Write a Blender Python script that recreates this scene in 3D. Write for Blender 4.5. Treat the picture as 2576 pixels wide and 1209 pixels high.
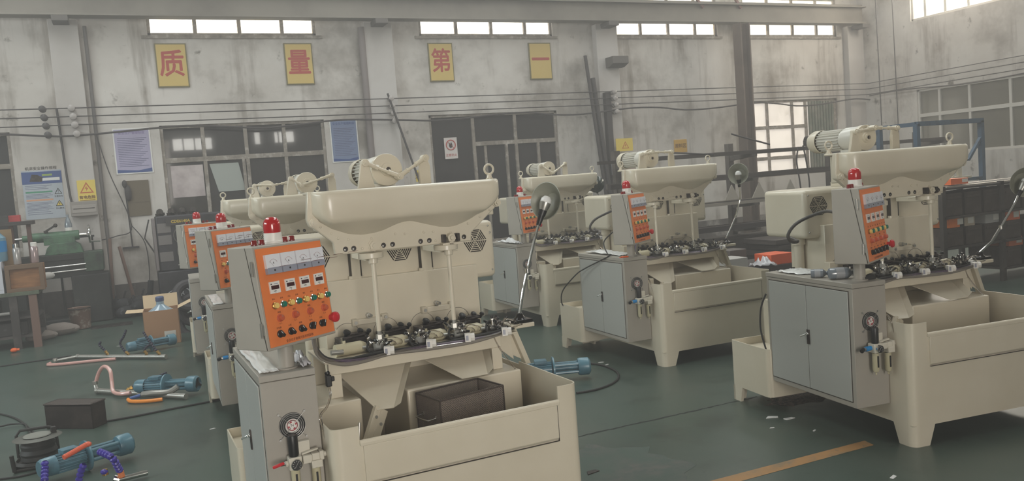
import bpy, math, random
from mathutils import Vector, Matrix
random.seed(7)
C = bpy.context.scene.collection
SC = bpy.context.scene
for o in list(bpy.data.objects): bpy.data.objects.remove(o)

# ------------------------------------------------------------------ camera
FPX, CAMH = 2097.749, 1.676
CR = Vector((0.90748719, -0.41330442, -0.07514285))
CU = Vector((0.09823803, 0.03488064, 0.99455147))
CW = Vector((0.40843149, 0.90992461, -0.07225594))
cam_d = bpy.data.cameras.new('camera'); cam_d.sensor_fit = 'HORIZONTAL'; cam_d.sensor_width = 36.0
cam_d.lens = FPX*36/2576; cam_d.clip_start = .05; cam_d.clip_end = 200
cam = bpy.data.objects.new('camera', cam_d); C.objects.link(cam)
cam.matrix_world = Matrix(((CR.x, CU.x, -CW.x, 0), (CR.y, CU.y, -CW.y, 0), (CR.z, CU.z, -CW.z, CAMH), (0, 0, 0, 1)))
SC.camera = cam
# ------------------------------------------------------------------ light and exposure
SC.view_settings.view_transform = 'Standard'; SC.view_settings.look = 'None'
SC.view_settings.exposure = -.06; SC.view_settings.gamma = 1.0
try: SC.view_settings.use_curve_mapping = False
except Exception: pass
world = bpy.data.worlds.new('sky'); SC.world = world; world.use_nodes = True
bg = world.node_tree.nodes['Background']; bg.inputs[0].default_value = (.92, .96, 1, 1); bg.inputs[1].default_value = .35

def area(name, loc, target, sx, sy, power, col=(1, 1, 1)):
    l = bpy.data.lights.new(name, 'AREA'); l.shape = 'RECTANGLE'; l.size = sx; l.size_y = sy; l.energy = power; l.color = col
    o = bpy.data.objects.new(name, l); C.objects.link(o); o.location = loc
    o.rotation_euler = (Vector(target)-Vector(loc)).to_track_quat('-Z', 'Y').to_euler()
    return o
# daylight through the roof lights, the loading door behind the photographer and the right window bands
SKYLIGHTS = ((-2.0, 9.9, 10.2), (4.8, 8.4, 13.2), (11.2, 9.9, 10.2))   # x, y of the middle, length
for i, (x, y, ln) in enumerate(SKYLIGHTS):
    area('roof_daylight', (x, y, 7.86), (x, y, 0), 2.2, ln, (400, 500, 280)[i], (.95, .99, .96))
area('door_daylight', (-.3, -8.6, 2.1), (.3, 6, 1.5), 3.2, 3.8, 770, (1, .95, .88))
for y, sy, e in ((12.2, 2.4, 170), (9.2, 1.9, 45), (4.5, 2.9, 35)):
    area('side_daylight', (16.15, y, 5.2), (10, y+.5, 2.2), sy, 1.2, e, (1, .92, .78))

area('left_fill', (-8.85, 6.0, 4.6), (2, 5.4, .6), 8.0, 1.4, 540, (.86, .98, 1))  # added fill from the unseen left side, lifts left-facing faces and floor

# ------------------------------------------------------------------ pixels of the photograph to points of the hall
def ray(x, y): return CR*((x-1288)/FPX) + CU*((604.5-y)/FPX) + CW
CP = Vector((0, 0, CAMH))
def atz(x, y, z=0.0):
    d = ray(x, y); return CP + d*((z-CAMH)/d.z)
def aty(x, y, Y):
    d = ray(x, y); return CP + d*(Y/d.y)
def atx(x, y, X):
    d = ray(x, y); return CP + d*(X/d.x)

# ------------------------------------------------------------------ materials
def lin(c):
    return tuple(((v/255)/12.92 if v/255 <= .04045 else ((v/255+.055)/1.055)**2.4) for v in c) + (1,)
MATS = {}
def M(name, rgb=None, rough=.5, metal=0., spots=None, bump=0., emit=0., alpha=None, coat=0., scale=None):
    """spots = (rgb, noise scale, threshold, softness)"""
    if name in MATS: return MATS[name]
    m = bpy.data.materials.new(name); m.use_nodes = True
    nt = m.node_tree; b = nt.nodes['Principled BSDF']
    b.inputs['Base Color'].default_value = lin(rgb); b.inputs['Roughness'].default_value = rough
    b.inputs['Metallic'].default_value = metal; b.inputs['Coat Weight'].default_value = coat
    b.inputs['Coat Roughness'].default_value = .02 if coat >= 1 else .15
    col = None
    tc = nt.nodes.new('ShaderNodeTexCoord')
    src = tc.outputs['Object']
    if scale:
        mp = nt.nodes.new('ShaderNodeMapping'); mp.inputs['Scale'].default_value = scale
        nt.links.new(src, mp.inputs[0]); src = mp.outputs[0]
    for sp in (spots or []):
        n = nt.nodes.new('ShaderNodeTexNoise'); n.inputs['Scale'].default_value = sp[1]; n.inputs['Detail'].default_value = 5
        n.inputs['Roughness'].default_value = .62
        s2 = src
        if len(sp) > 4:
            mp = nt.nodes.new('ShaderNodeMapping'); mp.inputs['Scale'].default_value = sp[4]
            mp.inputs['Location'].default_value = (3.1*sp[1], 1.7, .3)
            nt.links.new(src, mp.inputs[0]); s2 = mp.outputs[0]
        nt.links.new(s2, n.inputs['Vector'])
        r = nt.nodes.new('ShaderNodeMapRange'); r.inputs['From Min'].default_value = sp[2]-sp[3]; r.inputs['From Max'].default_value = sp[2]+sp[3]
        nt.links.new(n.outputs['Fac'], r.inputs['Value'])
        mx = nt.nodes.new('ShaderNodeMix'); mx.data_type = 'RGBA'
        if col is None: mx.inputs[6].default_value = lin(rgb)
        else: nt.links.new(col, mx.inputs[6])
        mx.inputs[7].default_value = lin(sp[0]); nt.links.new(r.outputs[0], mx.inputs[0]); col = mx.outputs[2]
    if col is not None: nt.links.new(col, b.inputs['Base Color'])
    if bump:
        n = nt.nodes.new('ShaderNodeTexNoise'); n.inputs['Scale'].default_value = 60; n.inputs['Detail'].default_value = 3
        nt.links.new(src, n.inputs['Vector'])
        bp = nt.nodes.new('ShaderNodeBump'); bp.inputs['Strength'].default_value = bump; bp.inputs['Distance'].default_value = .004
        nt.links.new(n.outputs['Fac'], bp.inputs['Height']); nt.links.new(bp.outputs[0], b.inputs['Normal'])
    if emit:
        if col is not None: nt.links.new(col, b.inputs['Emission Color'])
        else: b.inputs['Emission Color'].default_value = lin(rgb)
        b.inputs['Emission Strength'].default_value = emit
    if alpha is not None:
        b.inputs['Alpha'].default_value = alpha
    MATS[name] = m
    return m
def glass(name, rgb, rough=.03, trans=1.0):
    if name in MATS: return MATS[name]
    m = M(name, rgb, rough); b = m.node_tree.nodes['Principled BSDF']
    b.inputs['Transmission Weight'].default_value = trans; b.inputs['IOR'].default_value = 1.3
    return m

CREAM = M('cream_paint', (215, 206, 187), .3, coat=.25, spots=[((204, 194, 173), 2.5, .55, .25)])
GREYP = M('grey_paint', (166, 160, 150), .42, spots=[((157, 151, 142), 3, .55, .2)])
GREYD = M('grey_door_paint', (170, 171, 166), .42)
SEAM = M('seam_dark', (62, 56, 48), .7)
SLOT = M('slot_black', (40, 34, 28), .8)
ORANGE = M('orange_panel', (226, 124, 62), .45)
DARKM = M('dark_oily_steel', (46, 40, 38), .42, .4, spots=[((84, 76, 72), 22, .6, .12)])
BLACK = M('black_plastic', (26, 25, 26), .4)
BLACKR = M('black_rubber', (38, 37, 36), .6)
STEEL = M('bright_steel', (190, 188, 184), .22, 1.)
CHROME = M('chrome', (225, 225, 222), .08, 1.)
ALU = M('cast_aluminium', (178, 176, 170), .35, .8)
WHITEP = M('white_plastic', (226, 222, 216), .4)
WHITE = M('white_paint', (228, 226, 222), .5)
RED = M('red_plastic', (196, 34, 44), .25)
REDD = M('red_lens', (178, 16, 22), .12, coat=.6)
DRED = M('dark_red_lens', (120, 18, 20), .2)
YEL = M('yellow_button', (232, 196, 110), .35)
GRN = M('green_button', (20, 112, 92), .25)
BRASS = M('brass', (176, 140, 78), .3, .9)
DISPLAY = M('display_dark', (62, 20, 24), .2)
INK = M('panel_ink', (98, 40, 16), .6)
INKD = M('dark_ink', (40, 38, 40), .6)
KNOB = M('orange_red_knob', (192, 88, 56), .35)
METERW = M('meter_white', (226, 226, 232), .25, coat=.5)
METERG = M('meter_grey', (150, 152, 166), .25, coat=.5)
CLEAR = glass('clear_tube', (222, 216, 210))
VIOLET = M('violet_hose', (120, 104, 136), .35)
GREYH = M('grey_hose', (128, 122, 114), .4)
BLUEP = M('blue_pump_paint', (84, 124, 140), .38, coat=.2, spots=[((66, 100, 116), 9, .56, .12)])
BLUEL = M('blue_plastic', (30, 128, 190), .3)
LOCB = M('blue_violet_hose', (62, 48, 150), .35)
LOCD = M('dark_navy_hose', (30, 28, 52), .4)

# ------------------------------------------------------------------ mesh building
class MB:
    def __init__(s): s.v = []; s.f = []; s.m = []; s.T = None
    def add(s, vs, fs, m=0):
        k = len(s.v)
        s.v += [tuple(s.T @ Vector(p)) if s.T is not None else tuple(p) for p in vs]
        s.f += [tuple(i+k for i in f) for f in fs]; s.m += [m]*len(fs)
        return s
    def box(s, x0, x1, y0, y1, z0, z1, m=0):
        return s.add([(x0, y0, z0), (x1, y0, z0), (x1, y1, z0), (x0, y1, z0), (x0, y0, z1), (x1, y0, z1), (x1, y1, z1), (x0, y1, z1)],
                     [(0, 3, 2, 1), (4, 5, 6, 7), (0, 1, 5, 4), (1, 2, 6, 5), (2, 3, 7, 6), (3, 0, 4, 7)], m)
    def bar(s, p0, p1, w, h, m=0, up=(0, 0, 1)):
        p0 = Vector(p0); p1 = Vector(p1); d = (p1-p0).normalized(); u = Vector(up)
        if abs(d.dot(u)) > .98: u = Vector((0, 1, 0))
        a = d.cross(u).normalized()*w/2; b = a.normalized().cross(d).normalized()*h/2
        vs = [p+q for p in (p0, p1) for q in (-a-b, a-b, a+b, -a+b)]
        return s.add(vs, [(0, 1, 2, 3), (7, 6, 5, 4), (0, 4, 5, 1), (1, 5, 6, 2), (2, 6, 7, 3), (3, 7, 4, 0)], m)
    def cyl(s, p0, p1, r0, r1=None, n=16, m=0, caps=True):
        r1 = r0 if r1 is None else r1
        p0 = Vector(p0); p1 = Vector(p1); d = (p1-p0).normalized()
        a = d.orthogonal().normalized(); b = d.cross(a)
        vs = []; fs = []
        for p, r in ((p0, r0), (p1, r1)):
            for i in range(n):
                t = 2*math.pi*i/n; vs.append(p+(a*math.cos(t)+b*math.sin(t))*r)
        for i in range(n): fs.append((i, (i+1) % n, n+(i+1) % n, n+i))
        if caps: fs += [tuple(range(n-1, -1, -1)), tuple(range(n, 2*n))]
        return s.add(vs, fs, m)
    def lathe(s, prof, o=(0, 0, 0), axis=(0, 0, 1), n=24, m=0):
        o = Vector(o); d = Vector(axis).normalized(); a = d.orthogonal().normalized(); b = d.cross(a)
        vs = []; fs = []; rings = []
        for r, h in prof:
            if r < 1e-6: rings.append([len(vs)]); vs.append(o+d*h)
            else:
                rings.append(list(range(len(vs), len(vs)+n)))
                for i in range(n):
                    t = 2*math.pi*i/n; vs.append(o+d*h+(a*math.cos(t)+b*math.sin(t))*r)
        for A, B in zip(rings, rings[1:]):
            for i in range(n):
                j = (i+1) % n
                if len(A) == 1 and len(B) == 1: break
                if len(A) == 1: fs.append((A[0], B[j], B[i]))
                elif len(B) == 1: fs.append((A[i], A[j], B[0]))
                else: fs.append((A[i], A[j], B[j], B[i]))
        return s.add(vs, fs, m)
    def ball(s, c, r, m=0, n=12, sc=(1, 1, 1)):
        prof = [(r*math.sin(math.pi*i/8), -r*math.cos(math.pi*i/8)) for i in range(9)]
        k = len(s.v); T = s.T
        s.T = (T if T is not None else Matrix.Identity(4)) @ Matrix.Translation(c) @ Matrix.Diagonal((*sc, 1))
        s.lathe([(0, -r)]+prof[1:-1]+[(0, r)], n=n, m=m); s.T = T
        return s
    def tube(s, pts, r, n=8, m=0, sub=0, closed=False, caps=True):
        P = [Vector(p) for p in pts]
        if sub:
            Q = []; N = len(P)
            for i in range(N if closed else N-1):
                g = (lambda k: P[k % N]) if closed else (lambda k: P[max(0, min(N-1, k))])
                p0, p1, p2, p3 = g(i-1), g(i), g(i+1), g(i+2)
                for j in range(sub):
                    t = j/sub
                    Q.append(.5*((2*p1)+(p2-p0)*t+(2*p0-5*p1+4*p2-p3)*t*t+(3*p1-p0-3*p2+p3)*t**3))
            if not closed: Q.append(P[-1])
            P = Q
        N = len(P); rr = r if callable(r) else (lambda t: r)
        d0 = (P[1]-P[0]).normalized(); a = d0.orthogonal().normalized(); vs = []; fs = []
        for i in range(N):
            if closed: d = (P[(i+1) % N]-P[i-1]).normalized()
            else: d = (P[min(N-1, i+1)]-P[max(0, i-1)]).normalized()
            a = (a-d*a.dot(d)).normalized(); b = d.cross(a)
            q = rr(i/max(1, N-1))
            for k in range(n):
                t = 2*math.pi*k/n; vs.append(P[i]+(a*math.cos(t)+b*math.sin(t))*q)
        for i in range(N if closed else N-1):
            j = (i+1) % N
            for k in range(n): fs.append((i*n+k, i*n+(k+1) % n, j*n+(k+1) % n, j*n+k))
        if caps and not closed: fs += [tuple(range(n-1, -1, -1)), tuple(range((N-1)*n, N*n))]
        return s.add(vs, fs, m)
    def torus(s, c, axis, R, r, n=20, k=8, m=0):
        d = Vector(axis).normalized(); a = d.orthogonal().normalized(); b = d.cross(a)
        return s.tube([Vector(c)+(a*math.cos(2*math.pi*i/n)+b*math.sin(2*math.pi*i/n))*R for i in range(n)], r, k, m, closed=True)
    def prism(s, poly, f0, f1, m=0):
        """poly: 2-D points, f0/f1: functions mapping (a,b) to 3-D at the two ends"""
        n = len(poly); vs = [f0(*p) for p in poly]+[f1(*p) for p in poly]
        fs = [tuple(range(n-1, -1, -1)), tuple(range(n, 2*n))]+[(i, (i+1) % n, n+(i+1) % n, n+i) for i in range(n)]
        return s.add(vs, fs, m)
    def pxz(s, poly, y0, y1, m=0): return s.prism(poly, lambda a, b: (a, y0, b), lambda a, b: (a, y1, b), m)
    def pyz(s, poly, x0, x1, m=0): return s.prism(poly, lambda a, b: (x0, a, b), lambda a, b: (x1, a, b), m)
    def pxy(s, poly, z0, z1, m=0): return s.prism(poly, lambda a, b: (a, b, z0), lambda a, b: (a, b, z1), m)
    def text(s, txt, size, T, m=0, align='CENTER', depth=.0004, bold=0.):
        key = (txt, size, align, depth, bold)
        if key not in TXT:
            cu = bpy.data.curves.new('lettering', 'FONT'); cu.body = txt; cu.size = size; cu.align_x = align; cu.align_y = 'CENTER'
            cu.extrude = depth; cu.resolution_u = 2
            ob = bpy.data.objects.new('lettering', cu); C.objects.link(ob)
            dg = bpy.context.evaluated_depsgraph_get(); me = bpy.data.meshes.new_from_object(ob.evaluated_get(dg))
            V0 = [tuple(v.co) for v in me.vertices]; F0 = [tuple(p.vertices) for p in me.polygons]; V = []; F = []
            offs = [(0, 0)] if not bold else [(-bold, 0), (bold, 0), (0, bold), (0, -bold)]
            for k, (dx, dy) in enumerate(offs):
                F += [tuple(i+len(V) for i in f) for f in F0]; V += [(x+dx, y+dy, z+k*depth*.05) for x, y, z in V0]
            TXT[key] = (V, F)
            bpy.data.objects.remove(ob); bpy.data.curves.remove(cu); bpy.data.meshes.remove(me)
        vs, fs = TXT[key]; old = s.T
        s.T = (old @ T) if old is not None else T
        s.add(vs, fs, m); s.T = old
        return s
    def build(s, name, mats, parent=None, bevel=0., seg=2, angle=35):
        me = bpy.data.meshes.new(name); me.from_pydata(s.v, [], s.f)
        for x in (mats if isinstance(mats, (list, tuple)) else [mats]): me.materials.append(x)
        me.polygons.foreach_set('material_index', s.m)
        me.polygons.foreach_set('use_smooth', [True]*len(s.f))
        me.update()
        import bmesh
        bm = bmesh.new(); bm.from_mesh(me); bmesh.ops.recalc_face_normals(bm, faces=bm.faces[:]); bm.to_mesh(me); bm.free()
        me.set_sharp_from_angle(angle=math.radians(angle))
        o = bpy.data.objects.new(name, me); C.objects.link(o)
        if parent is not None: o.parent = parent
        if bevel:
            bv = o.modifiers.new('bevel', 'BEVEL'); bv.width = bevel; bv.segments = seg; bv.limit_method = 'ANGLE'; bv.angle_limit = math.radians(40)
            bv.harden_normals = False
        return o
TXT = {}
def tag(o, label, cat, group=None):
    o['label'] = label; o['category'] = cat
    if group: o['group'] = group
    return o
def empty(name, loc=(0, 0, 0), rz=0.):
    o = bpy.data.objects.new(name, None); C.objects.link(o); o.location = loc; o.rotation_euler = (0, 0, rz); o.empty_display_size = .2
    return o
def struct(o): o['kind'] = 'structure'; return o
def copy_tree(o, parent=None, skip=()):
    c = o.copy(); C.objects.link(c); c.parent = parent
    for ch in o.children:
        copy_tree(ch, c)
    return c
def frame(o, x, y, z=None):
    """matrix with origin o and axes x, y (z = x cross y)"""
    x = Vector(x).normalized(); y = Vector(y).normalized(); z = x.cross(y)
    return Matrix(((x.x, y.x, z.x, o[0]), (x.y, y.y, z.y, o[1]), (x.z, y.z, z.z, o[2]), (0, 0, 0, 1)))
def arc(cx, cy, r, a0, a1, n=5):
    return [(cx+r*math.cos(math.radians(a0+(a1-a0)*i/n)), cy+r*math.sin(math.radians(a0+(a1-a0)*i/n))) for i in range(n+1)]
# ------------------------------------------------------------------ the polishing machine (u right, v back, z up; front left tank corner at 0,0)
def sheet_wall(mb, path, zb, th=.007, m=0, closed=False):
    """thin wall along a plan path [(x, y, top)], thickened inwards (to the left of the path when it runs anticlockwise)"""
    n = len(path); nor = []
    for i in range(n):
        a = path[i-1] if i or closed else path[0]; b = path[(i+1) % n] if i < n-1 or closed else path[-1]
        if (a[0]-b[0])**2+(a[1]-b[1])**2 < 1e-10: a, b = path[max(0, i-2)], path[min(n-1, i+2)]
        d = Vector((b[0]-a[0], b[1]-a[1])).normalized(); nor.append(Vector((-d.y, d.x)))
    vs = []; fs = []
    for (x, y, t), q in zip(path, nor):
        ix, iy = x+q.x*th, y+q.y*th
        vs += [(x, y, zb), (x, y, t), (ix, iy, t), (ix, iy, zb)]
    for i in range(n if closed else n-1):
        j = (i+1) % n
        for k in range(4): fs.append((i*4+k, j*4+k, j*4+(k+1) % 4, i*4+(k+1) % 4))
    if not closed: fs += [(0, 1, 2, 3), ((n-1)*4+3, (n-1)*4+2, (n-1)*4+1, (n-1)*4)]
    mb.add(vs, fs, m)
def corner_leg(mb, cx, cy, dx, dy, r=.045, top=.153, bot=.112, h=.118, th=.02):
    """folded sheet leg round a plan corner; dx, dy point along the two sides"""
    pts = [(top, 0)]+[(r-r*math.sin(math.radians(a)), r-r*math.cos(math.radians(a))) for a in range(0, 91, 15)]+[(0, top)]
    ptb = [(bot, 0)]+pts[1:-1]+[(0, bot)]
    vs = []; fs = []
    for (a, b), (c, d) in zip(pts, ptb):
        na, nb = (th if a > .3*r else th*.7), (th if b > .3*r else th*.7)
        ia, ib = (a, th) if b < 1e-6 else ((th, b) if a < 1e-6 else (a+th*.7, b+th*.7))
        ic, id_ = (c, th) if d < 1e-6 else ((th, d) if c < 1e-6 else (c+th*.7, d+th*.7))
        for p, q, z in ((a, b, h), (c, d, 0), (ic, id_, 0), (ia, ib, h)): vs.append((cx+dx*p, cy+dy*q, z))
    n = len(pts)
    for i in range(n-1):
        for k in range(4): fs.append((i*4+k, i*4+4+k, i*4+4+(k+1) % 4, i*4+(k+1) % 4))
    fs += [(0, 1, 2, 3), ((n-1)*4+3, (n-1)*4+2, (n-1)*4+1, (n-1)*4)]
    mb.add(vs, fs)

def vent_mb(cx, y, cz, R=.073):
    """hexagonal spider-web of slots on a face looking to -v"""
    mb = MB(); gap = math.radians(4.5)
    for ring in range(6):
        r1 = R*(1-ring*.165); r0 = r1-R*.095
        g = min(.0028/r1, .4)
        for k in range(6):
            a0 = math.radians(60*k)+g; a1 = math.radians(60*k+60)-g
            P = []
            for r in (r0, r1):
                # keep the slot straight along the hexagon side
                for a in ((a0, a1) if r == r0 else (a1, a0)):
                    mid = math.radians(60*k+30); rr = r*math.cos(math.radians(30))/math.cos(a-mid)
                    P.append((cx+rr*math.cos(a), cz+rr*math.sin(a)))
            mb.pxz(P, y-.0012, y+.001)
    return mb

def hexnut(mb, c, axis, R, h, m=0): return mb.cyl(c, Vector(c)+Vector(axis)*h, R, n=6, m=m)
MPOST = (-.103, .257)          # control post on the cabinet
def build_machine():
    root = empty('polishing_machine')
    B = lambda mb, name, mats, par=root, **k: mb.build(name, mats, par, **k)
    # ---- tank
    t = MB(); tu, tv, tp, lz, l0, l1, r = 1.173, .62, .706, .632, .119, 1.062, .045
    path = [(0, tv, tp)]+[(x, y, tp) for x, y in arc(r, r, r, 180, 270, 6)]+[(l0, 0, tp), (l0, 0, lz), (l1, 0, lz), (l1, 0, tp)]+[(x, y, tp) for x, y in arc(tu-r, r, r, 270, 360, 6)]+[(tu, tv, tp)]
    sheet_wall(t, path, .118)
    t.box(.004, tu-.004, .004, 1.40, .118, .126)
    t.box(0, .007, tv, 1.40, .118, .69); t.box(tu-.007, tu, tv, 1.40, .118, .69); t.box(0, tu, 1.39, 1.40, .118, .69)
    for cx, cy, dx, dy in ((0, 0, 1, 1), (tu, 0, -1, 1), (tu, 1.4, -1, -1), (.02, 1.4, 1, -1)): corner_leg(t, cx, cy, dx, dy)
    tank = B(t, 'tank', CREAM)
    f = MB(); f.box(l0+.012, l1-.012, -.010, .002, .47, .622)
    f.pyz([(-.010, .47), (.002, .47), (.002, .455)], l0+.012, l1-.012)
    B(f, 'front_panel', CREAM, tank, bevel=.002)
    q = MB(); q.box(l1-.012, l1-.0105, -.0105, .001, .455, .622); q.box(l0+.012, l1-.0105, -.0108, .0, .4535, .4555); B(q, 'panel_seam', SEAM, tank)
    q = MB(); q.tube([(l0-.002, -.001, .636), (l1+.002, -.001, .636)], .0115, 10); q.box(l0, l1, -.012, .0, .622, .637); B(q, 'lip_rail', CREAM, tank, bevel=.002)
    # ---- pedestal block inside the tank
    b = MB(); b.box(.014, .27, .51, 1.385, .128, .69); b.box(.50, 1.125, .51, 1.385, .128, .69); b.box(.27, .50, .95, 1.385, .128, .69)
    base = B(b, 'pedestal', CREAM, bevel=.009, seg=3)
    # ---- table frame
    t = MB()
    t.box(.147, 1.063, .60, .635, .805, .872)
    t.box(.147, .207, .60, .66, .69, .805); t.box(1.007, 1.063, .60, .66, .69, .805)
    t.box(.147, .207, .95, .985, .69, .86); t.box(1.007, 1.063, .95, .985, .69, .86)
    t.pxz([(1.063, .872), (1.165, .872), (1.172, .705), (1.063, .80)], .69, .70)
    t.box(.13, 1.165, .60, .99, .86, .872)
    tf = B(t, 'table_frame', CREAM, bevel=.003)
    g = MB(); g.pxz([(1.155, .885), (1.185, .885), (1.262, .672), (1.232, .672)], .665, .72)
    g.pxz([(1.075, .872), (1.16, .872), (1.235, .69), (1.165, .73)], .70, .706)
    g.box(1.13, 1.268, .60, .735, .886, .908); B(g, 'side_gusset', CREAM, tf, bevel=.003)
    # ---- chutes
    def chute(top, bot, flange):
        c = MB(); (a, b_), (d, e) = top, bot
        a, b_, d, e = map(Vector, (a, b_, d, e)); n = (b_-a).cross(d-a).normalized()*.004
        if n.z < 0: n = -n
        c.add([a, b_, e, d, a-n, b_-n, e-n, d-n], [(0, 3, 2, 1), (4, 5, 6, 7), (0, 1, 5, 4), (1, 2, 6, 5), (2, 3, 7, 6), (3, 0, 4, 7)])
        for p, q_, s in flange:
            p = Vector(p); q_ = Vector(q_); s = Vector(s)
            c.add([p, q_, q_+s, p+s, p-n, q_-n, q_+s-n, p+s-n], [(0, 1, 2, 3), (7, 6, 5, 4), (0, 4, 5, 1), (1, 5, 6, 2), (2, 6, 7, 3), (3, 7, 4, 0)])
        return c
    c = chute(((.20, .72, .80), (.575, .72, .80)), ((.325, .44, .64), (.405, .44, .637)), [((.575, .72, .80), (.405, .44, .637), (.035, -.01, .02))])
    ch = B(c, 'chute', CREAM)
    s = MB(); s.T = frame((.318, .435, .575), (.80, .1, -.58), (.45, .25, .84)); s.box(-.035, .035, -.09, .075, -.03, .0); s.box(-.006, -.003, -.09, .075, -.002, .002)
    sp = B(s, 'spout_plate', CREAM, ch, bevel=.003)
    s = MB(); s.T = frame((.318, .435, .575), (.80, .1, -.58), (.45, .25, .84)); hexnut(s, (-.018, .025, 0), (0, 0, 1), .008, .007); B(s, 'bolt', ALU, ch)
    s = MB(); s.T = frame((.318, .435, .575), (.80, .1, -.58), (.45, .25, .84)); hexnut(s, (.016, .005, 0), (0, 0, 1), .008, .007); B(s, 'bolt', ALU, ch)
    c = chute(((.645, .72, .80), (1.0, .72, .80)), ((.79, .50, .70), (.93, .50, .70)), [((1.0, .72, .80), (.93, .50, .70), (.03, -.01, .03))])
    B(c, 'chute', CREAM)
    # ---- upright column and housing
    u = MB(); u.box(.235, 1.123, .986, 1.36, .69, 1.214); B(u, 'upright', CREAM, bevel=.004)
    u = MB(); u.box(.222, .285, .93, .99, .872, .965); B(u, 'column_foot', CREAM, bevel=.003)
    u = MB()
    for cx in (.345, .56, .77, .98):
        u.tube([(cx+.07*math.cos(math.radians(a)), .985, .915+.07*math.sin(math.radians(a))) for a in range(-10, 191, 10)], .0013, 4)
    up = B(u, 'cover_ring', SEAM)
    h = MB(); h.box(.114, 1.26, 1.027, 1.49, 1.128, 1.456)
    hs = B(h, 'motor_housing', CREAM, bevel=.03, seg=4)
    for cx in (.23, .685, 1.139): B(vent_mb(cx, 1.027, 1.345), 'vent', SLOT, hs)
    for cx, cz in ((1.225, 1.425), (1.235, 1.385), (1.235, 1.17), (.15, 1.17), (.15, 1.42), (1.10, 1.43)):
        q = MB(); q.lathe([(0, .004), (.005, .003), (.0065, 0)], (cx, 1.027, cz), (0, -1, 0), 8); B(q, 'screw', ALU, hs)
    p = MB(); p.cyl((.20, 1.22, .69), (.20, 1.22, 1.13), .034, n=16); p.cyl((.20, 1.22, 1.075), (.20, 1.22, 1.128), .046, n=16); B(p, 'support_tube', CREAM)
    # ---- guide pillars
    for x0, x1 in ((.40, .45), (.795, .855)):
        p = MB(); p.box(x0, x1, .99, 1.022, 1.212, 1.40); p.box(x0-.006, x0, .988, 1.022, 1.212, 1.40, 1); p.box(x1, x1+.006, .988, 1.022, 1.212, 1.40, 1); p.cyl((x0, 1.0, 1.212), (x0, 1.0, 1.23), .016, n=10); p.cyl((x1+.004, 1.0, 1.212), (x1+.004, 1.0, 1.228), .012, n=10)
        B(p, 'guide_pillar', [CREAM, SEAM], bevel=.004)
        p = MB(); p.box(x0-.01, x1+.03, .66, .93, 1.33, 1.362); B(p, 'guide_arm', CREAM, bevel=.004)
    # ---- swinging head
    P = [(.118, 1.69), (.104, 1.56), (.112, 1.528), (.135, 1.514), (.222, 1.437), (.228, 1.376), (.943, 1.376), (.947, 1.419), (1.09, 1.535), (1.118, 1.575), (1.118, 1.69)]
    hd = MB(); hd.pxz(P, .64, .68); hd.box(.15, 1.10, .68, .745, 1.50, 1.69); hd.box(.118, 1.118, .66, .76, 1.675, 1.69)
    head = B(hd, 'swing_head', CREAM, bevel=.006)
    zb = [(.132, 1.583), (.16, 1.545), (.224, 1.502), (.299, 1.470), (.368, 1.459), (.43, 1.463), (.48, 1.474), (.53, 1.493), (.565, 1.504), (.60, 1.509), (.628, 1.507), (.69, 1.487), (.774, 1.461), (.82, 1.456), (.861, 1.459), (.92, 1.478), (.953, 1.492), (1.03, 1.535), (1.09, 1.578), (1.108, 1.595)]
    def zlow(x):
        for (a, b_), (c_, d) in zip(zb, zb[1:]):
            if x <= c_: return b_+(d-b_)*max(0, (x-a))/(c_-a)
        return zb[-1][1]
    cv = MB(); xs = sorted(set([round(.132+.976*i/64, 4) for i in range(65)]+[.134, .138, .1445, 1.1, 1.104]))
    rows = []
    for x in xs:
        e = min(x-.132, 1.108-x); k = min(1, e/.075); dep = .1*math.sqrt(max(0, 1-(1-k)**2))*.96+.004
        ze = max(1.545+.02*(1-k), zlow(x)+.028); z1 = 1.688
        vf = .64-dep; zl = zlow(x); sec = [(.645, z1)]
        sec += [(vf+.02*(1-math.cos(math.radians(0))), z1)] if dep < .03 else [(vf+.018, z1)]
        rr = min(.018, dep*.5)
        sec = [(.645, z1), (vf+rr, z1), (vf+rr*.3, z1-rr*.3), (vf, z1-rr), (vf, (z1+ze)/2), (vf, ze+.012), (vf+rr*.25, ze-.004), (vf+rr*.9, ze-.014), (.64-(dep-rr)*.5, (ze+zl)/2-.010), (.645, zl)]
        rows.append([(x, a, b_) for a, b_ in sec])
    n = len(rows[0]); vs = [p for r_ in rows for p in r_]; fs = []
    for i in range(len(rows)-1):
        for j in range(n-1): fs.append((i*n+j, i*n+j+1, (i+1)*n+j+1, (i+1)*n+j))
    fs += [tuple(range(n)), tuple((len(rows)-1)*n+j for j in range(n-1, -1, -1))]
    cv.add(vs, fs); B(cv, 'head_cover', CREAM, head, angle=50)
    for x in (.277, .318, .469, .516, .664, .711, .856, .902):
        q = MB(); q.lathe([(.0125, .002), (.0145, 0), (.0145, -.002)], (x, .64, 1.401), (0, -1, 0), 16)
        q.lathe([(.0125, .0005), (.0118, .0011), (0, .0011)], (x, .64, 1.401), (0, -1, 0), 16, 1); q.lathe([(.0045, .0045), (0, .005)], (x-.003, .64, 1.398), (0, -1, 0), 8, 2); B(q, 'bore', [CREAM, DARKM, ALU], head)
    for x, z, R in ((.417, 1.405, .024), (.135, 1.543, .021), (1.10, 1.563, .02)):
        q = MB(); q.cyl((x, .64, z), (x, .634, z), R*1.15, n=20); hexnut(q, (x, .634, z), (0, -1, 0), R, .016); q.cyl((x, .618, z), (x, .608, z), R*.5, n=12); B(q, 'nut', CREAM, head)
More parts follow.
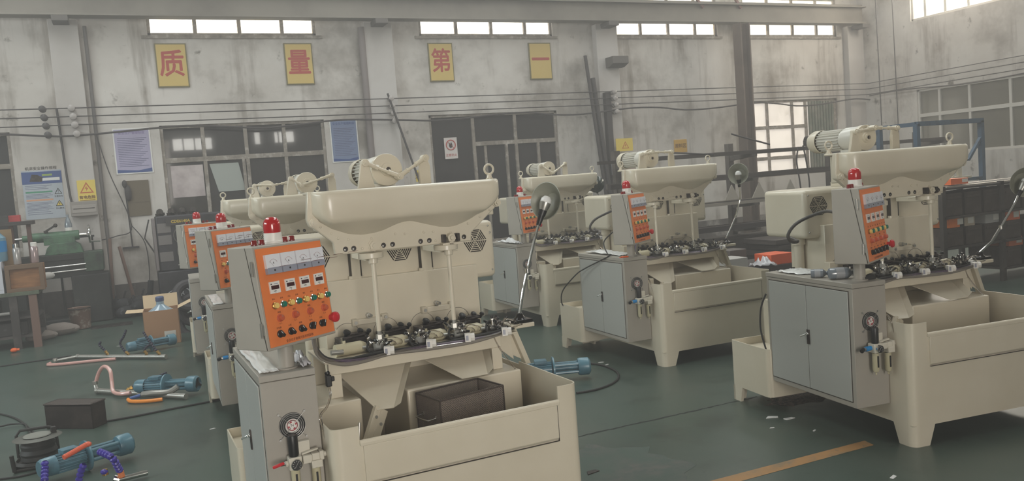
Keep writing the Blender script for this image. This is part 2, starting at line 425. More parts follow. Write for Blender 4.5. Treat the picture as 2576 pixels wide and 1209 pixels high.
    for x, z in ((.165, 1.520), (.215, 1.485), (.245, 1.457), (.295, 1.448), (.36, 1.396), (.41, 1.44), (.455, 1.392), (.535, 1.452), (.585, 1.447), (.685, 1.446), (.735, 1.444), (.745, 1.396), (.83, 1.432), (.93, 1.468), (1.0, 1.498), (1.06, 1.527)):
        q = MB(); q.lathe([(0, .006), (.004, .006), (.0065, .004), (.0065, 0)], (x, .64, z), (0, -1, 0), 8); B(q, 'bolt', CREAM, head)
    q = MB(); q.box(.775, .79, .60, .64, 1.385, 1.425, 1); q.box(.85, .865, .60, .64, 1.385, 1.425, 1); q.cyl((.82, .64, 1.405), (.82, .60, 1.405), .024, n=6); q.cyl((.82, .60, 1.405), (.82, .59, 1.405), .011); q.cyl((.813, .62, 1.375), (.813, .59, 1.375), .014)
    q.box(.765, .875, .59, .64, 1.37, 1.382); B(q, 'clamp_yoke', [CREAM, DARKM], head, bevel=.002)
    for x in (.15, 1.122):
        q = MB(); q.torus((x, .75, 1.742), (0, 1, 0), .026, .0062, 24, 8); q.cyl((x, .75, 1.688), (x, .75, 1.718), .016, .011); q.cyl((x, .75, 1.688), (x, .75, 1.697), .02); B(q, 'eye_bolt', CREAM, head)
    # rods
    for x in (.398, .795):
        q = MB(); q.cyl((x, .635, 1.345), (x, .635, 1.372), .062, n=28); q.cyl((x, .60, 1.32), (x, .60, 1.35), .022, n=12); q.cyl((x+.03, .66, 1.372), (x+.03, .66, 1.378), .01)
        fl = B(q, 'rod_flange', CREAM, head, bevel=.003)
        q = MB(); q.cyl((x, .60, .985), (x, .60, 1.345), .011, .0115, n=12); B(q, 'push_rod', CREAM, head)
        q = MB(); q.cyl((x, .60, .935), (x, .60, .99), .010, n=10); q.cyl((x, .60, .945), (x, .60, .968), .019, n=6); B(q, 'rod_end', ALU, head)
    # ---- crank drive on top
    d = MB(); d.box(.55, .85, 1.045, 1.30, 1.456, 1.49); d.box(.64, .80, 1.0, 1.12, 1.47, 1.68); d.box(.465, .93, .94, 1.12, 1.668, 1.69)
    B(d, 'drive_pedestal', CREAM, bevel=.004)
    ax = lambda v: (.66, v, 1.783)
    m = MB(); m.lathe([(0, 1.09), (.078, 1.09), (.082, 1.10), (.082, 1.22), (.07, 1.235), (.07, 1.25)], (.66, 0, 1.783), (0, 1, 0), 32)
    m.lathe([(.062, 1.25), (.062, 1.50)], (.66, 0, 1.783), (0, 1, 0), 32)
    for k in range(22):
        a = 2*math.pi*k/22; m.T = frame((.66, 1.255, 1.783), (math.cos(a), 0, math.sin(a)), (0, 1, 0)); m.box(.055, .078, 0, .235, -.0022, .0022); m.T = None
    m.box(.60, .72, 1.10, 1.24, 1.675, 1.71)
    mo = B(m, 'crank_motor', M('motor_paint', (214, 210, 200), .35, coat=.3), bevel=.0015, seg=1)
    m = MB(); m.lathe([(.080, 1.495), (.084, 1.50), (.084, 1.56), (.074, 1.592), (.045, 1.604), (0, 1.606)], (.66, 0, 1.783), (0, 1, 0), 32); B(m, 'fan_cover', CREAM, mo)
    m = MB(); m.lathe([(0, .015), (.034, .015), (.036, .009), (.036, 0)], ax(1.045), (0, -1, 0), 28); m.lathe([(.024, .015), (.024, .03), (.014, .03), (.014, .016), (0, .016)], ax(1.045), (0, -1, 0), 20, 0); m.cyl(ax(1.03), ax(1.0285), .0135, m=1)
    m.lathe([(0, 0), (.086, 0), (.088, -.004), (.088, -.03), (.05, -.045), (0, -.045)], ax(1.045), (0, -1, 0), 40)
    disc = B(m, 'crank_disc', [CREAM, DARKM], mo)
    m = MB(); m.prism([(.475, 1.69), (.57, 1.69), (.545, 1.81), (.535, 1.835), (.515, 1.842), (.502, 1.835)], lambda a, b_: (a, .985, b_), lambda a, b_: (a, 1.01, b_)); B(m, 'crank_post', CREAM, mo, bevel=.004)
    m = MB(); m.prism([(.825, 1.69), (.89, 1.69), (.89, 1.79), (.872, 1.842), (.855, 1.85), (.838, 1.835), (.825, 1.77)], lambda a, b_: (a, .985, b_), lambda a, b_: (a, 1.01, b_)); B(m, 'crank_post', CREAM, mo, bevel=.004)
    B(MB().add([(0, 0, 0)], []), 'linkage', CREAM, mo)      # filled per machine
    # ---- cabinet
    k = MB(); c0, c1, v0, v1, zb_, zt = -.234, .0, .168, .989, .222, .945
    k.box(c0, c1-.004, v0, v1, zb_, zt-.03); k.box(c0-.004, c1-.004, v0-.004, v1+.004, zt-.028, zt)
    cab = B(k, 'cabinet', GREYP, bevel=.003)
    for a, b_ in ((v0+.035, .578), (.582, v1-.03)):
        q = MB(); q.box(c0-.006, c0+.001, a, b_, zb_+.035, zt-.05); B(q, 'door', GREYD, cab, bevel=.0025)
    q = MB(); q.box(c0-.0012, c0+.001, v0+.029, v1-.024, zb_+.029, zt-.044); B(q, 'door_seam', SEAM, cab)
    q = MB(); q.box(c0-.013, c0-.005, .556, .58, .535, .625, 1); q.cyl((c0-.006, .568, .60), (c0-.02, .568, .60), .009); q.bar((c0-.02, .568, .60), (c0-.045, .60, .582), .012, .009); B(q, 'handle', [CHROME, DARKM], cab, bevel=.0015)
    if True:
        fx, fz = -.12, .718
        q = MB(); q.lathe([(.055, -.004), (.055, .006), (.049, .008), (.049, .001), (0, .001)], (fx, v0, fz), (0, -1, 0), 36); fan = B(q, 'fan_ring', BLACK, cab)
        q = MB(); q.lathe([(.029, .001), (.029, .004), (0, .004)], (fx, v0, fz), (0, -1, 0), 28); q.lathe([(.019, .0042), (.0215, .0046), (.024, .0042)], (fx, v0, fz), (0, -1, 0), 24, 1)
        for a in (20, 110, 200, 300): q.T = frame((fx, v0-.0046, fz), (math.cos(math.radians(a)), 0, math.sin(math.radians(a))), (-math.sin(math.radians(a)), 0, math.cos(math.radians(a)))); q.box(.012, .023, -.004, .004, -.0006, .0006, 1); q.T = None
        q.text('N', .016, frame((fx, v0-.0045, fz), (1, 0, 0), (0, 0, 1)), 2); B(q, 'fan_hub_label', [WHITEP, M('label_red', (170, 60, 70), .5), INKD], cab)
        q = MB()
        for R in (.022, .030, .038, .046, .0535): q.torus((fx, v0-.0105, fz), (0, 1, 0), R, .0011, 36, 5)
        for sx, sz in ((1, 1), (1, -1), (-1, 1), (-1, -1)):
            q.cyl((fx+sx*.008, v0-.0115, fz+sz*.008), (fx+sx*.052, v0-.008, fz+sz*.052), .0011, n=5); q.cyl((fx+sx*.054, v0, fz+sz*.054), (fx+sx*.054, v0-.009, fz+sz*.054), .005, n=8)
        B(q, 'fan_guard', M('guard_wire', (170, 168, 164), .45, .7), cab)
    # ---- compressed-air unit
    a = MB(); y = .118; a.box(-.158, -.105, .095, .150, .548, .60); a.box(-.10, -.062, .10, .14, .563, .597); a.box(-.062, -.03, .10, .148, .57, .60); a.box(-.068, -.022, .09, .15, .54, .572); a.box(-.03, -.012, .10, .14, .566, .605); a.bar((-.10, .13, .60), (-.03, .13, .612), .02, .008)
    a.cyl((-.17, .12, .574), (-.158, .12, .574), .014, n=6); a.cyl((-.012, .12, .585), (.0, .12, .585), .012); a.box(-.12, -.06, .14, .17, .58, .65)
    a.T = None; au = B(a, 'air_unit', M('air_unit_body', (206, 200, 186), .35), bevel=.003)
    q = MB(); q.lathe([(.019, 0), (.021, .01), (.0215, .055), (.021, .085), (.019, .09), (0, .09)], (-.132, .122, .60), (0, 0, 1), 24); B(q, 'regulator_knob', BLACK, au)
    q = MB(); q.lathe([(.018, 0), (.0235, .003), (.0235, .014), (.021, .016), (.021, .012)], (-.130, .095, .572), (0, -1, 0), 24); q.lathe([(.0208, .0125), (0, .0125)], (-.130, .095, .572), (0, -1, 0), 24, 1)
    for i in range(9):
        t_ = math.radians(225-270*i/8); q.T = frame((-.130, .0822, .572), (math.cos(t_), 0, math.sin(t_)), (-math.sin(t_), 0, math.cos(t_))); q.box(.013, .018, -.0007, .0007, 0, .0006, 2); q.T = None
    q.bar((-.138, .0815, .560), (-.124, .0815, .583), .0016, .0006, 2); B(q, 'pressure_gauge', [CHROME, BLACK, WHITE], au)
    for x, z in ((-.132, .548), (-.047, .54)):
        q = MB(); q.lathe([(.012, 0), (.014, -.012), (.014, -.030)], (x, .122, z), (0, 0, 1), 16, 1); q.lathe([(.0185, -.004), (.0185, -.10), (.014, -.112), (.005, -.118), (.005, -.13), (0, -.13)], (x, .122, z), (0, 0, 1), 18); q.box(x-.004, x+.004, .1, .106, z-.085, z-.02, 1)
        B(q, 'air_bowl', [M('bowl_beige', (188, 180, 150), .3), BLACK], au)
    q = MB(); q.cyl((-.163, .12, .576), (-.19, .12, .576), .009); q.cyl((-.178, .12, .58), (-.178, .095, .586), .006); B(q, 'ball_valve', CHROME, au)
    q = MB(); q.bar((-.178, .093, .588), (-.226, .092, .578), .010, .013); B(q, 'valve_lever', RED, au, bevel=.004)
    q = MB(); q.cyl((.0, .12, .585), (.016, .12, .587), .011); q.cyl((.012, .12, .587), (.012, .12, .61), .010); B(q, 'elbow_fitting', BLACK, au)
    q = MB(); q.tube([(.012, .12, .60), (.002, .125, .67), (.0, .16, .735), (.06, .30, .735), (.11, .44, .75), (.118, .49, .785)], .0055, 8, sub=6); B(q, 'air_hose', CLEAR, au)
    q = MB(); q.box(.105, .131, .475, .505, .78, .835); q.box(.128, .146, .48, .50, .802, .825); q.cyl((.118, .49, .835), (.114, .495, .85), .012); B(q, 'hose_connector', BLACK, au, bevel=.004)
    # ---- control box on its post
    q = MB(); q.cyl((MPOST[0], MPOST[1], .943), (MPOST[0], MPOST[1], 1.066), .033, n=20); q.lathe([(.045, 0), (.045, .006), (.033, .008)], (MPOST[0], MPOST[1], .945), (0, 0, 1), 20); B(q, 'control_post', GREYP)
    W, H = .388, .425
    q = MB(); sec = [(-.115, 0), (.074, 0), (.074, .423), (-.074, .423)]
    q.pyz(sec, -W/2, W/2)
    bx = B(q, 'control_box', GREYP, bevel=.004); bx.location = (MPOST[0], MPOST[1], 1.062)
    q = MB(); q.add([(-W/2-.0008, -.070+(-.041), .004), (-W/2-.0008, -.065-.041, .004), (-W/2-.0008, -.030, .42), (-W/2-.0008, -.0335, .42)], [(0, 1, 2, 3)]); B(q, 'box_seam', SEAM, bx)
    for z in (.085, .335):
        yy = -.105+.04*(z/.423)+.008
        q = MB(); q.cyl((-W/2-.004, yy, z-.03), (-W/2-.004, yy, z+.03), .0045, n=8); q.box(-W/2-.002, -W/2, yy-.012, yy, z-.02, z+.022); B(q, 'hinge', ALU, bx)
    nrm = Vector((0, -.423, .041)).normalized(); upv = Vector((0, .041, .423)).normalized()
    def PT(s_, t_): o = Vector((-W/2, -.074, .423))+Vector((s_*W, 0, 0))-upv*(t_*H)+nrm*.001; return frame(o, (1, 0, 0), upv)
    q = MB(); q.T = PT(0, 0); q.box(.012, W-.008, -H+.012, -.010, -.001, .002)
    for i, s_ in enumerate((.22, .435, .65, .865)):
        for tt, ty in (('电流表-%d' % (i+1), .058), ('计数器-%d' % (i+1), .325)):
            q.text(tt, .014, PT(s_, ty) @ Matrix.Translation((0, 0, .002)), 1)
        q.box(s_*W-.024, s_*W+.024, -(.085*H)-.0006, -(.085*H)+.0006, .002, .0024, 1) if False else None
    for i in range(8): q.T = None; q.text('启动' if i % 2 else '停止', .008, PT(.17+.11*i, .522) @ Matrix.Translation((0, 0, .002)), 1)
    for s_ in (.215, .43, .65, .87): q.text('调速', .009, PT(s_, .655) @ Matrix.Translation((0, 0, .002)), 1); q.text('0  5', .009, PT(s_, .765) @ Matrix.Translation((0, 0, .002)), 1)
    for s_, tt in ((.18, '总电源'), (.335, '水泵'), (.49, '照明'), (.645, '自动'), (.80, '风机')): q.text(tt, .009, PT(s_, .802) @ Matrix.Translation((0, 0, .002)), 1)
    q.text('全自动多轴抛光机控制面板', .013, PT(.45, .945) @ Matrix.Translation((0, 0, .002)), 1)
    B(q, 'panel', [ORANGE, INK], bx)
    for s_ in (.22, .435, .65, .865):
        q = MB(); q.T = PT(s_, .185) @ Matrix.Translation((0, 0, .002)); w2, h2 = .0385, .040
        q.box(-w2, w2, -h2+.024, h2, 0, .013); q.box(-w2, w2, -h2, -h2+.024, 0, .015, 1); q.box(-w2+.004, w2-.004, -h2+.022, -h2+.026, .0135, .0158, 1)
        q.tube([(.026*math.cos(math.radians(a)), -.016+.036*math.sin(math.radians(a)), .0134) for a in range(40, 141, 10)], .0006, 4, 3)
        q.bar((-.001, -.010, .0136), (-.020, .014, .0136), .0009, .0004, 2, up=(0, 0, 1)); q.cyl((0, -.026, .015), (0, -.026, .0165), .0042, n=12, m=2)
        q.text('A', .012, Matrix.Translation((0, .004, .0134)), 2); B(q, 'ammeter', [METERW, METERG, INKD, M('scale_red', (150, 90, 90), .5)], bx, bevel=.0012, seg=1)
    for s_ in (.205, .425, .64, .855):
        q = MB(); q.T = PT(s_, .41) @ Matrix.Translation((0, 0, .002)); q.box(-.027, .027, -.024, .024, 0, .006); q.box(-.021, .021, -.008, .008, .006, .0066, 1); q.box(-.010, .004, -.016, -.0135, .006, .0063, 2); q.box(-.022, -.015, .012, .017, .006, .0063, 2); q.box(-.004, .018, .013, .016, .006, .0062, 3); q.cyl((0, -.020, .006), (0, -.020, .0064), .0018, n=8, m=2); B(q, 'counter', [WHITEP, DISPLAY, INKD, METERG], bx, bevel=.001, seg=1)
    for i in range(8):
        q = MB(); q.T = PT(.17+.11*i, .585) @ Matrix.Translation((0, 0, .002)); q.lathe([(.0145, 0), (.0145, .006), (.012, .008)], (0, 0, 0), (0, 0, 1), 20, 1); q.lathe([(.0118, .006), (.0118, .017), (.010, .019), (0, .0195)], (0, 0, 0), (0, 0, 1), 20); B(q, 'push_button', [GRN if i % 2 else YEL, CHROME if i % 2 else BRASS], bx)
    for s_ in (.215, .43, .65, .87):
        q = MB(); q.T = PT(s_, .71) @ Matrix.Translation((0, 0, .002)); q.lathe([(.0165, 0), (.0165, .002), (.013, .004), (.012, .016), (.0105, .018), (0, .018)], (0, 0, 0), (0, 0, 1), 18); q.box(-.001, .001, .003, .011, .018, .0186, 1); B(q, 'speed_dial', [KNOB, CHROME], bx)
    for i, s_ in enumerate((.18, .335, .49, .645, .80)):
        q = MB(); q.T = PT(s_, .86) @ Matrix.Translation((0, 0, .002)); q.lathe([(.0155, 0), (.0155, .005), (.013, .007), (0, .007)], (0, 0, 0), (0, 0, 1), 18); q.T = q.T @ Matrix.Rotation(math.radians((40, 40, 40, -20, -20)[i]), 4, 'Z'); q.box(-.006, .006, -.014, .015, .006, .021); q.box(-.0012, .0012, .002, .0145, .021, .0216, 1); B(q, 'selector_switch', [BLACK, WHITE], bx, bevel=.0015, seg=1)
    q = MB(); q.T = PT(.95, .825) @ Matrix.Translation((0, 0, .002)); q.lathe([(.013, 0), (.013, .018), (.022, .020), (.0235, .026), (.022, .034), (.015, .039), (0, .040)], (0, 0, 0), (0, 0, 1), 24); B(q, 'emergency_stop', RED, bx)
    for s_ in (-.115, -.075, .055, .095):
        q = MB(); q.lathe([(.0135, 0), (.0135, .006), (.0125, .008), (.0125, .018), (.010, .022), (0, .023)], (s_, .0, .423), (0, 0, 1), 18); B(q, 'indicator_lamp', DRED, bx)
    q = MB(); q.lathe([(.040, 0), (.0405, .010), (.038, .012), (.037, .045), (.0, .045)], (-.01, .0, .423), (0, 0, 1), 28); bea = B(q, 'beacon_base', WHITEP, bx)
    q = MB(); q.lathe([(.0345, .045), (.036, .050), (.036, .080), (.032, .097), (.022, .108), (.008, .112), (0, .1125)], (-.01, 0, .423), (0, 0, 1), 28); B(q, 'beacon_dome', REDD, bx)
    # ---- spindle row on the table
    for i, x in enumerate((.335, .555, .765, .975)):
        rr = random.Random(i)
        q = MB(); q.box(x-.075, x+.075, .80, .93, .872, .905); q.box(x-.07, x+.065, .795, .80, .905, .913); q.box(x-.072, x+.068, .81, .925, .905, .93); q.box(x-.02, x+.09, .84, .92, .93, .944)
        q.bar((x-.06, .80, .938), (x+.06, .80, .946), .012, .010); q.bar((x-.02, .79, .955), (x+.075, .83, .947), .012, .008)
        su = B(q, 'spindle_clamp', DARKM, bevel=.003, seg=1)
        for dx, dy, dz, R in ((-.03, .83, .957, .020), (.045, .85, .953, .017), (.085, .83, .950, .013)):
            q = MB(); q.lathe([(R*.5, -.02), (R*.6, 0), (R, .004), (R*.95, .012), (R*.5, .017), (0, .017)], (x+dx, dy, dz), (.2, -.5, .8), 12); B(q, 'clamp_knob', BLACK, su)
        q = MB(); q.cyl((x-.068, .79, .89), (x-.068, .79, .945), .007, n=10); q.cyl((x-.052, .79, .89), (x-.052, .79, .93), .005, n=8); B(q, 'clamp_pin', STEEL, su)
        q = MB(); q.T = frame((x-.03, .70, .902), (1, .12, 0), (-.12, 1, 0)); q.cyl((-.10, 0, 0), (.035, 0, 0), .031, n=24); q.cyl((.035, 0, 0), (.06, 0, 0), .031, .02, n=24); q.cyl((-.05, 0, .028), (-.05, 0, .042), .008, n=8)
        sc = B(q, 'air_cylinder', M('cylinder_paint', (196, 188, 160), .35))
        q = MB(); q.T = frame((x-.03, .70, .902), (1, .12, 0), (-.12, 1, 0)); q.cyl((-.13, -.025, .0), (-.07, -.03, -.004), .013, n=12); q.cyl((.03, -.03, .0), (.062, -.03, -.002), .009, n=10); B(q, 'piston_rod', ALU, sc)
        q = MB(); q.box(x+.03, x+.13, .64, .745, .872, .895); q.box(x+.085, x+.135, .66, .75, .895, .93); q.cyl((x+.11, .70, .93), (x+.11, .70, .95), .018); B(q, 'valve_block', DARKM, su, bevel=.004, seg=1)
        q = MB()
        for j in range(9):
            c = Vector((x+.075+rr.uniform(-.04, .045), .635+rr.uniform(-.01, .07), .895+rr.uniform(0, .03))); dv = Vector((rr.uniform(-1, 1), rr.uniform(-1, .4), rr.uniform(-.2, 1))).normalized()
            q.cyl(c, c+dv*.03, .0085, n=8); q.cyl(c+dv*.03, c+dv*.036, .0105, n=6); q.cyl(c+dv*.036, c+dv*.052, .006, n=8, m=1)
        q.box(x+.05, x+.10, .63, .67, .885, .92); B(q, 'valve_fittings', [STEEL, BLACK], su)
        for j in range(2):
            q = MB(); a0 = Vector((x+.07+.03*j, .64, .905)); q.tube([a0, a0+Vector((.03, -.03, .03+.01*j)), a0+Vector((.075+.01*j, -.035, .02)), a0+Vector((.095, -.005, -.005)), a0+Vector((.06, .03, -.01))], .0034, 7, sub=5); B(q, 'air_tube', CLEAR, su)
        for j in range(2):
            q = MB(); a0 = Vector((x+.06, .65, .93)); q.tube([a0, a0+Vector((-.03, -.02, .01)), a0+Vector((-.045, -.04, -.03)), a0+Vector((-.02+.05*j, -.05, -.06))], .004, 6, sub=5); B(q, 'signal_cable', BLACKR, su)
        q = MB(); q.T = frame((x+.105, .563, .888), (.94, -.34, 0), (.34, .94, 0)); q.box(-.022, .008, -.012, .03, -.02, .02); q.cyl((.008, .006, 0), (.028, .006, 0), .021, n=8); q.box(-.017, -.004, -.0135, -.012, -.013, .013, 1); B(q, 'lubricator_cap', [WHITEP, METERG], su, bevel=.003)
    # hose loom along the front edge of the table
    lo = [(.04, .36, 1.075), (.055, .43, 1.01), (.07, .455, .955), (.11, .46, .912), (.20, .485, .882), (.31, .54, .872), (.45, .58, .872), (.65, .585, .869), (.88, .586, .869), (1.05, .59, .882), (1.10, .61, .90)]
    for j, (mt, rr_, ofs) in enumerate(((VIOLET, .009, (0, 0, 0)), (GREYH, .010, (.0, -.012, -.006)), (BLACKR, .0085, (.004, .014, .008)), (CLEAR, .007, (0, -.018, .006)))):
        q = MB(); q.tube([Vector(p)+Vector(ofs)+Vector((0, .003*math.sin(3*k_+j), .004*math.sin(2*k_+2*j))) for k_, p in enumerate(lo)], rr_, 8, sub=6); B(q, 'hose_loom', mt)
    q = MB(); q.tube([(1.10, .60, .885), (1.17, .58, .91), (1.20, .62, .90), (1.16, .66, .885), (1.10, .63, .875)], .005, 8, sub=8); B(q, 'loom_loop', CLEAR)
    q = MB()
    rr = random.Random(5)
    for j in range(10):
        c = Vector((1.10+rr.uniform(-.04, .03), .63+rr.uniform(-.01, .06), .885+rr.uniform(0, .03))); dv = Vector((rr.uniform(-1, 1), rr.uniform(-1, .3), rr.uniform(-.1, 1))).normalized(); q.cyl(c, c+dv*.04, .008, n=8); q.cyl(c+dv*.04, c+dv*.055, .006, n=6, m=1)
    B(q, 'loom_fittings', [STEEL, BLACK])
    q = MB(); q.tube([(1.02, .60, .87), (1.05, .594, .80), (1.09, .56, .72), (1.10, .53, .693)], .004, 6, sub=5); B(q, 'drain_tube', CLEAR)
    # stop brackets on the upright
    for x, z in ((.41, .985), (.80, 1.0)):
        q = MB(); q.box(x-.035, x+.125, .95, .986, z-.014, z+.014); q.box(x-.038, x-.008, .945, .986, z-.018, z+.018, 1); q.box(x+.125, x+.16, .955, .986, z-.006, z+.026, 1)
        br = B(q, 'stop_bracket', [CREAM, M('bracket_edge', (190, 180, 160), .4)], bevel=.003)
        q = MB(); hexnut(q, (x+.055, .986, z+.028), (0, -1, 0), .014, .03); q.cyl((x+.055, .956, z+.028), (x+.06, .93, z+.03), .008); B(q, 'stop_bolt', ALU, br)
        for dx, dz in ((-.022, 0), (.143, .010)):
            q = MB(); q.cyl((x+dx, .955, z+dz), (x+dx, .94, z+dz), .009, n=10); B(q, 'bracket_bolt', ALU, br)
    # ---- side coolant tank at the back
    t = MB(); s0, s1, y0, y1, zt = -.266, .04, .968, 1.409, .43
    t_path = [(s1, y1, zt), (s0+.01, y1, zt), (s0, y1-.01, zt)]+[(x, y_, zt) for x, y_ in arc(s0+.04, y0+.04, .04, 180, 270, 6)]+[(s1, y0, zt)]
    sheet_wall(t, t_path, .105); t.box(s0+.005, s1, y0+.005, y1-.005, .105, .111)
    lg = [(y1, .105), (y1-.11, .105), (y1-.085, 0), (y1, 0)]
    t.pyz(lg, s0, s0+.02); t.pxz([(s0, .105), (s0+.11, .105), (s0+.085, 0), (s0, 0)], y1-.02, y1); t.pxz([(s1-.11, .105), (s1, .105), (s1, 0), (s1-.085, 0)], y1-.02, y1)
    st = B(t, 'coolant_tank', CREAM)
    q = MB(); q.box(s0+.008, s1, y0+.012, y1-.008, .375, .379); B(q, 'tank_lid', CREAM, st)
    q = MB(); q.lathe([(0, .0006), (.05, .0006), (.05, 0)], (s0+.10, y0+.12, .379), (0, 0, 1), 24); B(q, 'lid_opening', BLACK, st)
    return root

def linkage(mo, theta):
    """two-bar link between the posts with the crank pin at angle theta on the disc"""
    for o in list(mo.children):
        if o.name.startswith('linkage'): bpy.data.objects.remove(o)
    A = Vector((.522, .985, 1.825)); D = Vector((.862, .985, 1.832)); P = Vector((.66+.062*math.cos(theta), .975, 1.783+.062*math.sin(theta)))
    q = MB()
    for a, b in ((A, P), (D, P)):
        d = (b-a); L = d.length; d.normalize()
        q.cyl(a, a+d*L*.3, .014, .012, n=12); q.cyl(a+d*L*.3, a+d*L*.38, .015, n=6); q.cyl(a+d*L*.38, a+d*L*.66, .0085, n=10); q.cyl(a+d*L*.66, a+d*L*.72, .015, n=6); q.cyl(a+d*L*.72, b, .012, .014, n=12)
    for c in (A, D, P):
        q.cyl(c+Vector((0, .03, 0)), c+Vector((0, -.018, 0)), .019, n=16); q.cyl(c+Vector((0, -.018, 0)), c+Vector((0, -.028, 0)), .013, n=6); q.cyl(c+Vector((0, -.028, 0)), c+Vector((0, -.034, 0)), .007, n=8)
    q.cyl(P+Vector((0, .06, 0)), P, .014, n=12)
    return q.build('linkage', CREAM, mo)
# ------------------------------------------------------------------ placing the six machines
PROTO = build_machine()
def part(root, name): return next(c for c in root.children if c.name.split('.')[0] == name)
def sub(root, name): return [c for c in root.children if c.name.split('.')[0] == name]
def sub_first(p, name): return sorted((c for c in p.children if c.name.split('.')[0] == name), key=lambda o: o.data.vertices[0].co.x)[0]
MACH = {}
GRP = 'cream polishing machines in two rows'
MS = [  # key, X, Y, yaw, box turn, head shift, crank angle, label
 ('near', .6416, 3.3886, .0200, .58, .014, math.radians(-42), 'large cream polishing machine nearest the camera with a mesh basket in its tank'),
 ('right', 3.8632, 3.2993, -.1205, .57, -.036, math.radians(80), 'cream polishing machine at right with two bottles lying on its grey cabinet'),
 ('middle', 3.9507, 5.8502, -.0263, .66, -.012, math.radians(115), 'cream polishing machine behind the rightmost one, thin dark cable arching down past its cabinet'),
 ('far', 4.0995, 8.3317, -.0240, .62, -.014, math.radians(-75), 'smallest farthest cream polishing machine, white bag on its grey cabinet'),
 ('second', .6714, 6.0751, -.0157, .68, .018, math.radians(200), 'cream polishing machine second in the left row, just behind the nearest one'),
 ('third', .6525, 8.4278, -.0416, .45, .028, math.radians(30), 'cream polishing machine rearmost in the left row, beside the cardboard carton'),
]
for i, (key, X, Y, a, b, du, th, label) in enumerate(MS):
    r = PROTO if i == 0 else copy_tree(PROTO)
    r.location = (X, Y, 0); r.rotation_euler = (0, 0, a); tag(r, label, 'machine', GRP)
    part(r, 'control_box').rotation_euler = (0, 0, b)
    part(r, 'swing_head').location = (du, 0, 0)
    MACH[key] = r
bpy.data.objects.remove(sub_first(part(PROTO, 'swing_head'), 'eye_bolt'))
for i, (key, X, Y, a, b, du, th, label) in enumerate(MS): linkage(part(MACH[key], 'crank_motor'), th)
# the other machines carry a blue quick coupling instead of the red lever
for key, r in MACH.items():
    if key == 'near': continue
    au = part(r, 'air_unit')
    for nm in ('valve_lever', 'ball_valve'):
        for o in sub(au, nm): bpy.data.objects.remove(o)
    if key == 'far':
        continue
    q = MB(); q.cyl((-.163, .12, .576), (-.20, .12, .574), .014, n=12); q.cyl((-.20, .12, .574), (-.215, .12, .574), .010, n=10, m=1); q.cyl((-.215, .12, .574), (-.235, .11, .568), .012, n=10, m=2)
    q.build('quick_coupling', [BLUEL, ALU, BLACK], au)
def LW(key, u, v, z):
    r = MACH[key]; a = r.rotation_euler[2]; x, y, _ = r.location
    return Vector((x+u*math.cos(a)-v*math.sin(a), y+u*math.sin(a)+v*math.cos(a), z))
# bellows cables from control box to housing
for key in ('right', 'middle'):
    q = MB(); q.tube([(-.12, .34, 1.32), (-.02, .62, 1.335), (-.06, .75, 1.30), (-.165, .75, 1.26), (-.22, .75, 1.20), (-.20, .75, 1.155), (-.13, .78, 1.15), (-.04, 1.0, 1.16)], .0105, 8, sub=6)
    q.build('conduit', M('conduit_grey', (64, 60, 56), .5), MACH[key])
q = MB(); q.tube([(-.06, .6, 1.15), (-.16, .62, 1.06), (-.2, .5, .965), (-.235, .40, .955), (-.275, .8, .82), (-.30, .95, .75), (-.30, 1.24, .58), (-.28, 1.33, .45), (-.24, 1.32, .385)], .006, 8, sub=7); q.build('power_cable', BLACKR, MACH['middle'])
q = MB(); q.tube([(-.243, .99, .80), (-.26, 1.03, .70), (-.25, 1.06, .55), (-.22, 1.05, .40)], .006, 8, sub=6); q.build('power_cable', BLACKR, MACH['right'])
q = MB(); q.bar((.05, 1.0, .70), (.20, 1.3, .90), .03, .02); q.build('drive_strut', DARKM, MACH['right'])

# ------------------------------------------------------------------ work lamps with magnetic bases on the table ends
SHADEG = M('lamp_shade_green', (44, 56, 50), .25, coat=.6)
SHADEI = M('lamp_shade_inside', (150, 150, 136), .35)
BULBW = M('bulb_white', (240, 240, 238), .2)
def work_lamp(key, base, pole, head, face, label, R=.088):
    r = empty('work_lamp', LW(key, *base)); tag(r, label, 'lamp', 'gooseneck work lamps on the machines')
    o = r.location.copy(); W = lambda p: LW(key, *p)-o
    q = MB(); q.box(-.055, .055, -.045, .045, 0, .018); q.lathe([(.04, .016), (.024, .03), (.016, .05), (.0, .05)], (0, 0, 0), (0, 0, 1), 20); q.build('lamp_base', M('black_chrome', (60, 58, 58), .15, .8), r, bevel=.003)
    pts = [Vector((0, 0, .045))]+[W(p) for p in pole]
    q = MB(); q.tube(pts[:3], .0085, 10); q.tube(pts[2:], .0075, 10, sub=8); q.cyl(pts[2]-Vector((0, 0, .012)), pts[2]+Vector((0, 0, .012)), .013, n=12); q.build('gooseneck', CHROME, r)
    f = Vector(face).normalized(); h = W(head); e = pts[-1]
    dv = (h-e).normalized()
    q = MB(); q.cyl(e, e+dv*.055, .013, .018, n=14); q.cyl(e+dv*.055, e+dv*.10, .021, .024, n=14); q.build('lamp_socket', BLACK, r)
    q = MB(); prof_o = [(.020, -.075), (.05, -.062), (.08, -.030), (R*1.16, .0), (R*1.18, .004)]; prof_i = [(R*1.14, .004), (.078, -.027), (.048, -.058), (0, -.066)]
    q.lathe([(0, -.075)]+prof_o, h, f, 32); sh = q.build('lamp_shade', SHADEG, r)
    q = MB(); q.lathe([(R*1.18, .004)]+prof_i, h, f, 32); q.build('reflector', SHADEI, sh)
    q = MB(); c = h-dv*.035; q.lathe([(.014, -.045), (.020, -.03), (.030, .01), (.031, .025)], c, dv, 18, 1); q.lathe([(.031, .025), (.029, .045), (.017, .06), (0, .064)], c, dv, 18)
    q.build('bulb', [BULBW, ALU], r)
    return r
